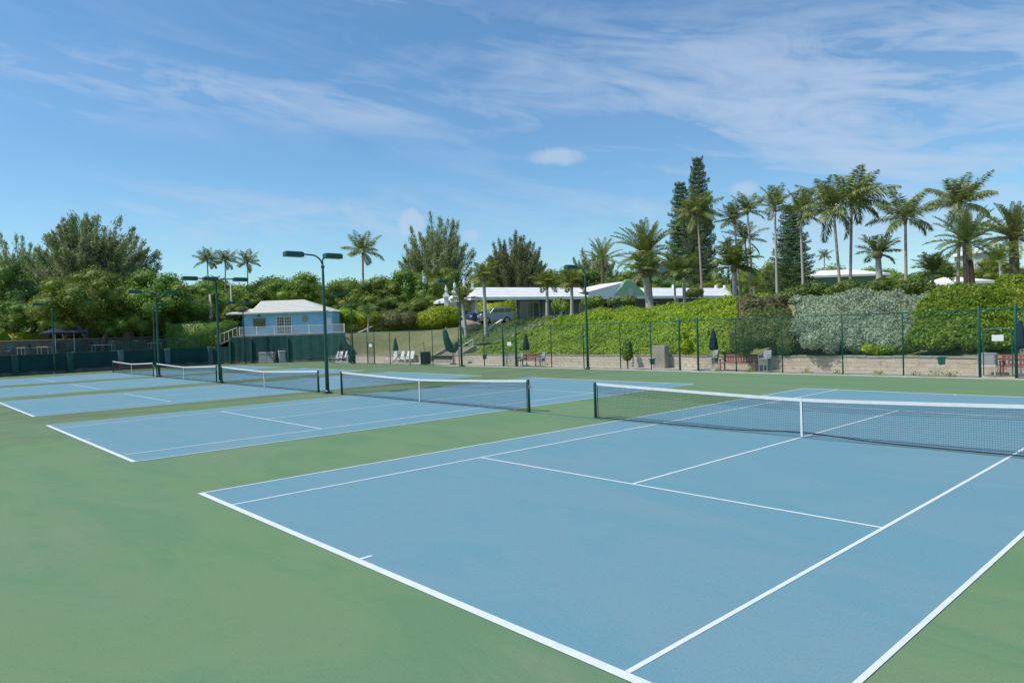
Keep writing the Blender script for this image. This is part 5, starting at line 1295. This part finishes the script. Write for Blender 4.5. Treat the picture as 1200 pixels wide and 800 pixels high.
def shrub(name, blobs_px, mat, L, dens, label, cat='shrub', core=.82, shell=.25, W=.6, group=None, jit=.6, seed=0, zmin=None):
    """blobs: (x_px, y_px, depth, rx_px, rz_px, depth radius m)"""
    rs = np.random.RandomState(seed+500); o0 = pt(blobs_px[0][0], blobs_px[0][1], blobs_px[0][2]); B = []
    for (x, y, tt, rx, rz_, rd) in blobs_px:
        q = pt(x, y, tt); s = pxm(tt); B.append((q[0]-o0[0], q[1]-o0[1], q[2]-o0[2], rx*s, rx*s if rd is None else (rx*s+rd)/2, rz_*s))
    V, F = blob_leaves(B, dens, L, L*W, rs, shell=shell, jit=jit, core=core)
    o = fast_mesh(name, V, F, mat); o.location = tuple(float(v) for v in o0); return tag(o, label, cat, group)
def hedge_box(name, p0, p1, zb, zt, dep, mat, L, dens, label, seed=0, cat='hedge'):
    """clipped hedge: a soft edged block of leaves between two points"""
    rs = np.random.RandomState(seed+900); p0 = np.array(p0[:2], float); p1 = np.array(p1[:2], float); D = p1-p0; Ln = np.linalg.norm(D); e = D/Ln; n = np.array([-e[1], e[0]])
    hh = zt-zb; N1 = int(Ln*hh*dens); N2 = int(Ln*dep*dens); N3 = int(dep*hh*dens); P = []; Nn = []
    lp = lambda u: .10*np.sin(u*1.7+seed)+.06*np.sin(u*4.1)
    for s in (-1, 1):
        u = rs.uniform(0, Ln, N1); z = rs.uniform(0, 1, N1); P.append(np.stack([u, np.full(N1, s*dep/2)+lp(u+z*3)+rs.normal(0, .05, N1), zb+z*(hh+lp(u))], 1)); Nn.append(np.tile([0, s, .3], (N1, 1)))
    u = rs.uniform(0, Ln, N2); w = rs.uniform(-.5, .5, N2)*dep; P.append(np.stack([u, w, zt+lp(u)+rs.normal(0, .05, N2)-.25*np.abs(w/dep*2)**4], 1)); Nn.append(np.tile([0, 0, 1.], (N2, 1)))
    for s, uu in ((-1, 0), (1, Ln)):
        P.append(np.stack([np.full(N3, uu)+rs.normal(0, .06, N3), rs.uniform(-.5, .5, N3)*dep, zb+rs.uniform(0, 1, N3)*hh], 1)); Nn.append(np.tile([s, 0, .3], (N3, 1)))
    P = np.concatenate(P); Nn = np.concatenate(Nn); V = leaf_quads(P, Nn.astype(float), L, L*.6, rs, .6)
    i = .12; cv = np.array([(a, b, c) for a in (i, Ln-i) for b in (-dep/2+i, dep/2-i) for c in (zb, zt-i)]); cf = np.array([(0,1,3,2),(4,6,7,5),(0,4,5,1),(2,3,7,6),(0,2,6,4),(1,5,7,3)])+len(V)
    o = fast_mesh(name, np.concatenate([V, cv]), np.concatenate([qf(len(P)), cf]), mat); o.location = (float(p0[0]), float(p0[1]), 0); o.rotation_euler = (0, 0, math.atan2(e[1], e[0])); return tag(o, label, cat)
# silver hedge on the bank
rsx = np.random.RandomState(77); blobs = []
for i in range(210):
    f = rsx.uniform(0, 1); x = rsx.uniform(936-6*f, 1078+16*f); lo_x = 925+max(0, (f-.5))*0
    y0 = 408-14*abs((x-1000)/80)**2*.0; 
    yy = 405-f*(405-349-3*math.sin(x*.06)); tt = 36.5+f*6.5-(x-1000)*.006
    if f < .25 and x < 950: continue
    blobs.append((x, yy, tt, rsx.uniform(8, 17), rsx.uniform(6, 12), None))
shrub('silver_hedge', blobs, M['silverleaf'], .17, 230, 'broad silver grey buttonwood hedge climbing the bank at right', 'hedge', W=.34, jit=1.2, seed=1, core=.72, shell=.45)
blobs = []
for i in range(150):
    f = rsx.uniform(0, 1); x = rsx.uniform(1068+24*f, 1240); ytop = 345-(x-1080)*.11+rsx.uniform(-3, 5); yy = 404-f*(404-ytop); tt = 33.6+f*6.5-(x-1130)*.008
    
    blobs.append((x, yy, tt+rsx.uniform(-.5, .5), rsx.uniform(9, 20), rsx.uniform(7, 15), None))
shrub('shrub_bank', blobs, M['shrub'], .17, 210, 'tall mixed green shrubbery behind the gate at far right', 'shrubbery', W=.5, jit=1.1, seed=2, core=.7, shell=.4)
blobs = [(1015+9*i+rsx.uniform(-2, 2), 410+rsx.uniform(-2, 2), 36.0, 8, 6, None) for i in range(7)]
shrub('low_shrub', blobs, M['bright'], .16, 200, 'low yellow green plants at the foot of the silver hedge', 'plant', W=.4, jit=.9, seed=3)
blobs = []
for i in range(85):
    a = rsx.uniform(-1, 1); f = rsx.uniform(0, 1); x = 895+a*33*(1-.3*f*f); yy = 406-f*36; blobs.append((x, yy, 38.8+f*2.6, rsx.uniform(7, 11), rsx.uniform(8, 12), None))
shrub('olive_shrub', blobs, M['olive'], .16, 300, 'dull dark olive shrub behind the middle red bench', 'shrub', W=.25, jit=.9, seed=4)
blobs = [(872+9*i, 357-rsx.uniform(0, 5), 50, 9, 8, None) for i in range(7)]+[(882+9*i, 366, 47, 9, 8, None) for i in range(5)]
blobs += [(872+rsx.uniform(0, 52), 350+rsx.uniform(0, 24), 43+rsx.uniform(-.5, 2.5), 9, 8, None) for i in range(30)]
shrub('rust_shrub', blobs, M['rust'], .16, 170, 'reddish olive shrub on the crest between bright bank and silver hedge', 'shrub', W=.4, seed=5)
cf_ = shrub('small_conifer', [(735, 413, 43.6, 7, 10, None), (735.5, 404, 43.6, 5, 7, None)], M['hedge'], .12, 400, 'small dark upright bush in front of the bright bank, right of the single head pole', 'bush', seed=6)
mb = MB(); mb.tube([(0, 0, -1.6), (0, 0, 0)], .05, 6); mb.build('stem', M['bark'], cf_)
shrub('yellow_shrub', [(803, 405, 41, 9, 9, None), (800, 395, 41.5, 7, 7, None), (806, 411, 41, 7, 5, None)], M['bright'], .17, 220, 'yellow green shrub glimpsed through the open fence gap', 'shrub', seed=7, W=.5)
# bushes at the top of the lawn
shrub('round_bush', [(512, 373, 84, 20, 13, None), (498, 375, 84, 12, 10, None), (528, 371, 84.5, 16, 13, None), (520, 366, 84.5, 15, 8, None)], M['bright'], .2, 90, 'bright yellow green round bush at the top of the lawn', 'bush', seed=8)
shrub('round_bush', [(540, 372, 86, 9, 12, None), (546, 375, 86, 7, 9, None)], M['hedge'], .2, 90, 'darker green bush against the right of the bright round bush', 'bush', seed=9)
shrub('rust_shrub', [(462, 375, 84, 14, 9, None), (478, 374, 84, 13, 10, None), (453, 378, 84, 8, 6, None)], M['rust'], .2, 90, 'rust coloured shrub left of the bright round bush on the lawn top', 'shrub', seed=10)
shrub('clipped_bush', [(405, 370, 88, 15, 9, None), (398, 373, 88, 12, 8, None), (414, 374, 88, 8, 6, None)], M['bright'], .2, 90, 'bright clipped bush beside the right end of the cottage', 'bush', seed=11)
shrub('clipped_bush', [(428, 373, 86.5, 9, 7, None), (439, 373, 86.5, 9, 6, None), (420, 371, 88, 8, 6, None)], M['bright'], .2, 90, 'bright clipped bush behind the small lawn palm', 'bush', seed=12)
a = pt(395, 366, 92); b = pt(500, 366, 93); hedge_box('clipped_hedge', a, b, 2.6, a[2]+.1, 1.6, M['hedge'], .2, 45, 'long clipped hedge along the top of the lawn behind the bushes', 1)
a = pt(562, 364, 78.5); b = pt(603, 364, 79.5); hedge_box('clipped_hedge', a, b, 3.0, pt(580, 354.5, 79)[2], 1.6, M['bright'], .2, 60, 'square clipped hedge behind the silver people carrier', 2)
a = pt(196, 390, 80); b = pt(281, 386, 82); hedge_box('clipped_hedge', a, b, 1.9, pt(230, 378, 81)[2], 2.2, M['hedge'], .2, 60, 'long dark clipped hedge left of the cottage steps', 3)
a = pt(-12, 398, 79); b = pt(62, 396, 81); hedge_box('clipped_hedge', a, b, 1.9, pt(25, 390, 80)[2], 2.2, M['bright'], .2, 60, 'clipped hedge with a bright top at the far left edge', 4)
shrub('climber', [(270, 366, 83.5, 8, 9, None), (276, 360, 83.5, 7, 5, None), (265, 372, 84, 6, 7, None), (283, 362, 82.5, 8, 3, None)], M['leaf2'], .17, 110, 'leafy climber over the left end of the cottage roof', 'climber', seed=14)
shrub('low_shrub', [(735+0*i, 352, 64, 12, 6, None) for i in range(1)]+[(720, 353, 64, 9, 5, None)], M['olive'], .17, 110, 'grey green bush in front of the clubhouse wall below the gable', 'shrub', seed=15)
shrub('low_shrub', [(815, 342, 62, 9, 7, None), (809, 344, 62, 6, 5, None)], M['olive'], .17, 110, 'small grey green bush in front of the roof below the tall pines', 'shrub', seed=16)
shrub('low_shrub', [(655, 357, 67, 9, 8, None), (690, 355, 66, 10, 7, None), (700, 353, 66, 8, 7, None), (662, 359, 66, 6, 6, None)], M['leaf2'], .2, 90, 'loose green shrubs between and beside the two short yellow palms', 'shrub', seed=17)
shrub('hedge_row', [(930+13*i, 345-(i % 3)*3-i*.5, 49-.25*i, 13, 9, None) for i in range(13)], M['leafdk'], .15, 150, 'uneven green shrubs showing over the back of the silver hedge', 'shrubbery', seed=18, jit=.9)
# weeds on the kerb
rw = np.random.RandomState(5); P = []; A = []
for cx in (-3.1, -1.6, .3, 1.9, 3.3, -6.2, -8.2, 2.7):
    m = 70; c = np.array([cx, fy(cx)+.12, .12]); P.append(c+rw.normal(0, 1, (m, 3))*np.array([.16, .06, .07])); A.append(rw.normal(0, .5, (m, 3))+np.array([0, 0, 1]))
P = np.concatenate(P); V = leaf_quads(P, rw.normal(0, 1, P.shape), .12, .035, rw, 0, axis=np.concatenate(A)); tag(fast_mesh('weeds', V, qf(len(P)), M['bright']), 'small weeds sprouting along the fence kerb', 'weeds', None, 'stuff')

# ================================================================== CAMERA, LIGHT, SKY
cam = bpy.data.cameras.new('camera'); cam.sensor_width = 36; cam.lens = FOC/1200*36; cam.clip_end = 6000; cam.clip_start = .05
co = bpy.data.objects.new('camera', cam); COL.objects.link(co)
co.matrix_world = Matrix(((CR[0], CU[0], -CF[0], CAM[0]), (CR[1], CU[1], -CF[1], CAM[1]), (CR[2], CU[2], -CF[2], CAM[2]), (0, 0, 0, 1)))
scene.camera = co
SUN = Vector((-.270, -.505, .82)).normalized()
sl = bpy.data.lights.new('sun', 'SUN'); sl.energy = 4.0; sl.angle = math.radians(.53); sl.color = (1, .95, .87)
so = bpy.data.objects.new('sun', sl); COL.objects.link(so); so.rotation_euler = SUN.to_track_quat('Z', 'Y').to_euler()
w = bpy.data.worlds.new('World'); scene.world = w; w.use_nodes = True; nt = w.node_tree; bg = nt.nodes['Background']
sky = N(nt, 'ShaderNodeTexSky', sky_type='NISHITA'); sky.sun_disc = False; sky.sun_elevation = math.asin(SUN.z); sky.sun_rotation = math.atan2(SUN.x, SUN.y)
sky.altitude = 10; sky.air_density = 1.0; sky.dust_density = .6; sky.ozone_density = 1.6
# clouds: direction projected on a high flat layer, streaked along one wind direction
tc = N(nt, 'ShaderNodeTexCoord'); 
def dotn(vec):
    d = N(nt, 'ShaderNodeVectorMath', operation='DOT_PRODUCT'); nt.links.new(tc.outputs['Generated'], d.inputs[0]); d.inputs[1].default_value = vec; return d.outputs['Value']
def mth(op, a, b=None, c=None, clamp=False):
    n = N(nt, 'ShaderNodeMath', operation=op); n.use_clamp = clamp
    for i, v in enumerate((a, b, c)):
        if v is None: continue
        if isinstance(v, (int, float)): n.inputs[i].default_value = v
        else: nt.links.new(v, n.inputs[i])
    return n.outputs[0]
hf = unit(np.array([CF[0], CF[1], 0])); hr = unit(np.array([CR[0], CR[1], 0]))
sf = dotn(tuple(hf)); sr = dotn(tuple(hr)); su = dotn((0, 0, 1))
AZ = mth('ARCTAN2', sr, sf); EL = mth('ARCSINE', su)      # azimuth from the mid view, elevation (radians)
def cloud_noise(saz, sel, rot, scale, detail, rough, dist, seed):
    cb = N(nt, 'ShaderNodeCombineXYZ'); nt.links.new(mth('MULTIPLY', AZ, saz), cb.inputs[0]); nt.links.new(mth('ADD', mth('MULTIPLY', EL, sel), mth('MULTIPLY', AZ, rot)), cb.inputs[1]); cb.inputs[2].default_value = seed
    n = N(nt, 'ShaderNodeTexNoise'); n.inputs['Scale'].default_value = scale; n.inputs['Detail'].default_value = detail; n.inputs['Roughness'].default_value = rough; n.inputs['Distortion'].default_value = dist
    nt.links.new(cb.outputs[0], n.inputs['Vector']); return n.outputs['Fac']
def gauss(az0, el0, saz, sel, slope=0.):
    a = mth('DIVIDE', mth('SUBTRACT', AZ, az0), saz); e = mth('DIVIDE', mth('SUBTRACT', mth('SUBTRACT', EL, el0), mth('MULTIPLY', mth('SUBTRACT', AZ, az0), slope)), sel)
    return mth('EXPONENT', mth('MULTIPLY', mth('ADD', mth('MULTIPLY', a, a), mth('MULTIPLY', e, e)), -1.))
n1 = cloud_noise(1., 4.5, .7, 2.3, 8, .57, .9, 3.2)
n2 = cloud_noise(2.2, 9., 1.4, 3.0, 8, .6, 1.4, 8.1)
mix_ = mth('ADD', mth('MULTIPLY', n1, .6), mth('MULTIPLY', n2, .4))
wisps = mth('MULTIPLY', mth('SUBTRACT', mix_, .455), 5.4, clamp=True)
g_ = None
def azel(x, y):
    d = CF + CR*(x-600)/FOC - CU*(y-400)/FOC; d = d/np.linalg.norm(d); return math.atan2(float(d@hr), float(d@hf)), math.asin(float(d[2]))
for (x, y, sx, sy, sl_, wt) in ((960, 125, 330, 70, 0, 1.0), (1120, 100, 200, 60, 0, .55), (700, 60, 300, 60, 0, .42), (190, 97, 260, 22, -.05, 1.05), (60, 120, 120, 16, -.06, .55), (280, 255, 230, 26, 0, 1.15), (1100, 215, 280, 50, 0, .7), (460, 8, 60, 14, 0, .6), (930, 280, 260, 40, 0, .40), (655, 183, 34, 9, 0, 1.2), (50, 40, 250, 60, 0, .12), (1150, 10, 200, 30, 0, .35), (775, 240, 60, 12, 0, .4)):
    a0, e0 = azel(x, y); gg = mth('MULTIPLY', gauss(a0, e0, sx/FOC, sy/FOC, sl_), wt); g_ = gg if g_ is None else mth('ADD', g_, gg)
cov = mth('MULTIPLY', mth('ADD', wisps, .06), mth('MULTIPLY', g_, 1.12))
# a small puffy cumulus
np_ = cloud_noise(6, 7, 0, 5, 6, .6, .5, 1.7)
for (x, y, sx, sy, wt) in ((483, 262, 16, 16, 1.5), (650, 184, 34, 10, .9), (872, 222, 16, 9, .7), (553, 275, 12, 8, .5)):
    a0, e0 = azel(x, y); gg = mth('MULTIPLY', mth('SUBTRACT', mth('ADD', gauss(a0, e0, sx/FOC, sy/FOC), mth('MULTIPLY', np_, .9)), .78), 2.2*wt, clamp=True)
    cov = mth('ADD', cov, mth('MULTIPLY', gg, mth('MINIMUM', mth('MULTIPLY', gauss(a0, e0, sx/FOC*1.6, sy/FOC*1.6), 2.), 1.)))
cov = mth('MULTIPLY', mth('SUBTRACT', 1., mth('EXPONENT', mth('MULTIPLY', cov, -1.3))), .84)
hs = N(nt, 'ShaderNodeHueSaturation'); nt.links.new(sky.outputs[0], hs.inputs['Color']); hs.inputs['Saturation'].default_value = 1.12; hs.inputs['Value'].default_value = 1.0
SKYC = mixc(nt, 1., hs.outputs[0], (.80, 1.05, 1.12, 1), 'MULTIPLY')
cm = mixc(nt, cov, SKYC, (3.9, 4.7, 6.0, 1)); nt.links.new(cm, bg.inputs['Color']); bg.inputs['Strength'].default_value = .135
scene.view_settings.view_transform = 'Standard'; scene.view_settings.look = 'None'; scene.view_settings.exposure = 0; scene.view_settings.gamma = 1; scene.view_settings.use_curve_mapping = False
scene.cycles.max_bounces = 6; scene.cycles.diffuse_bounces = 3; scene.cycles.transparent_max_bounces = 8
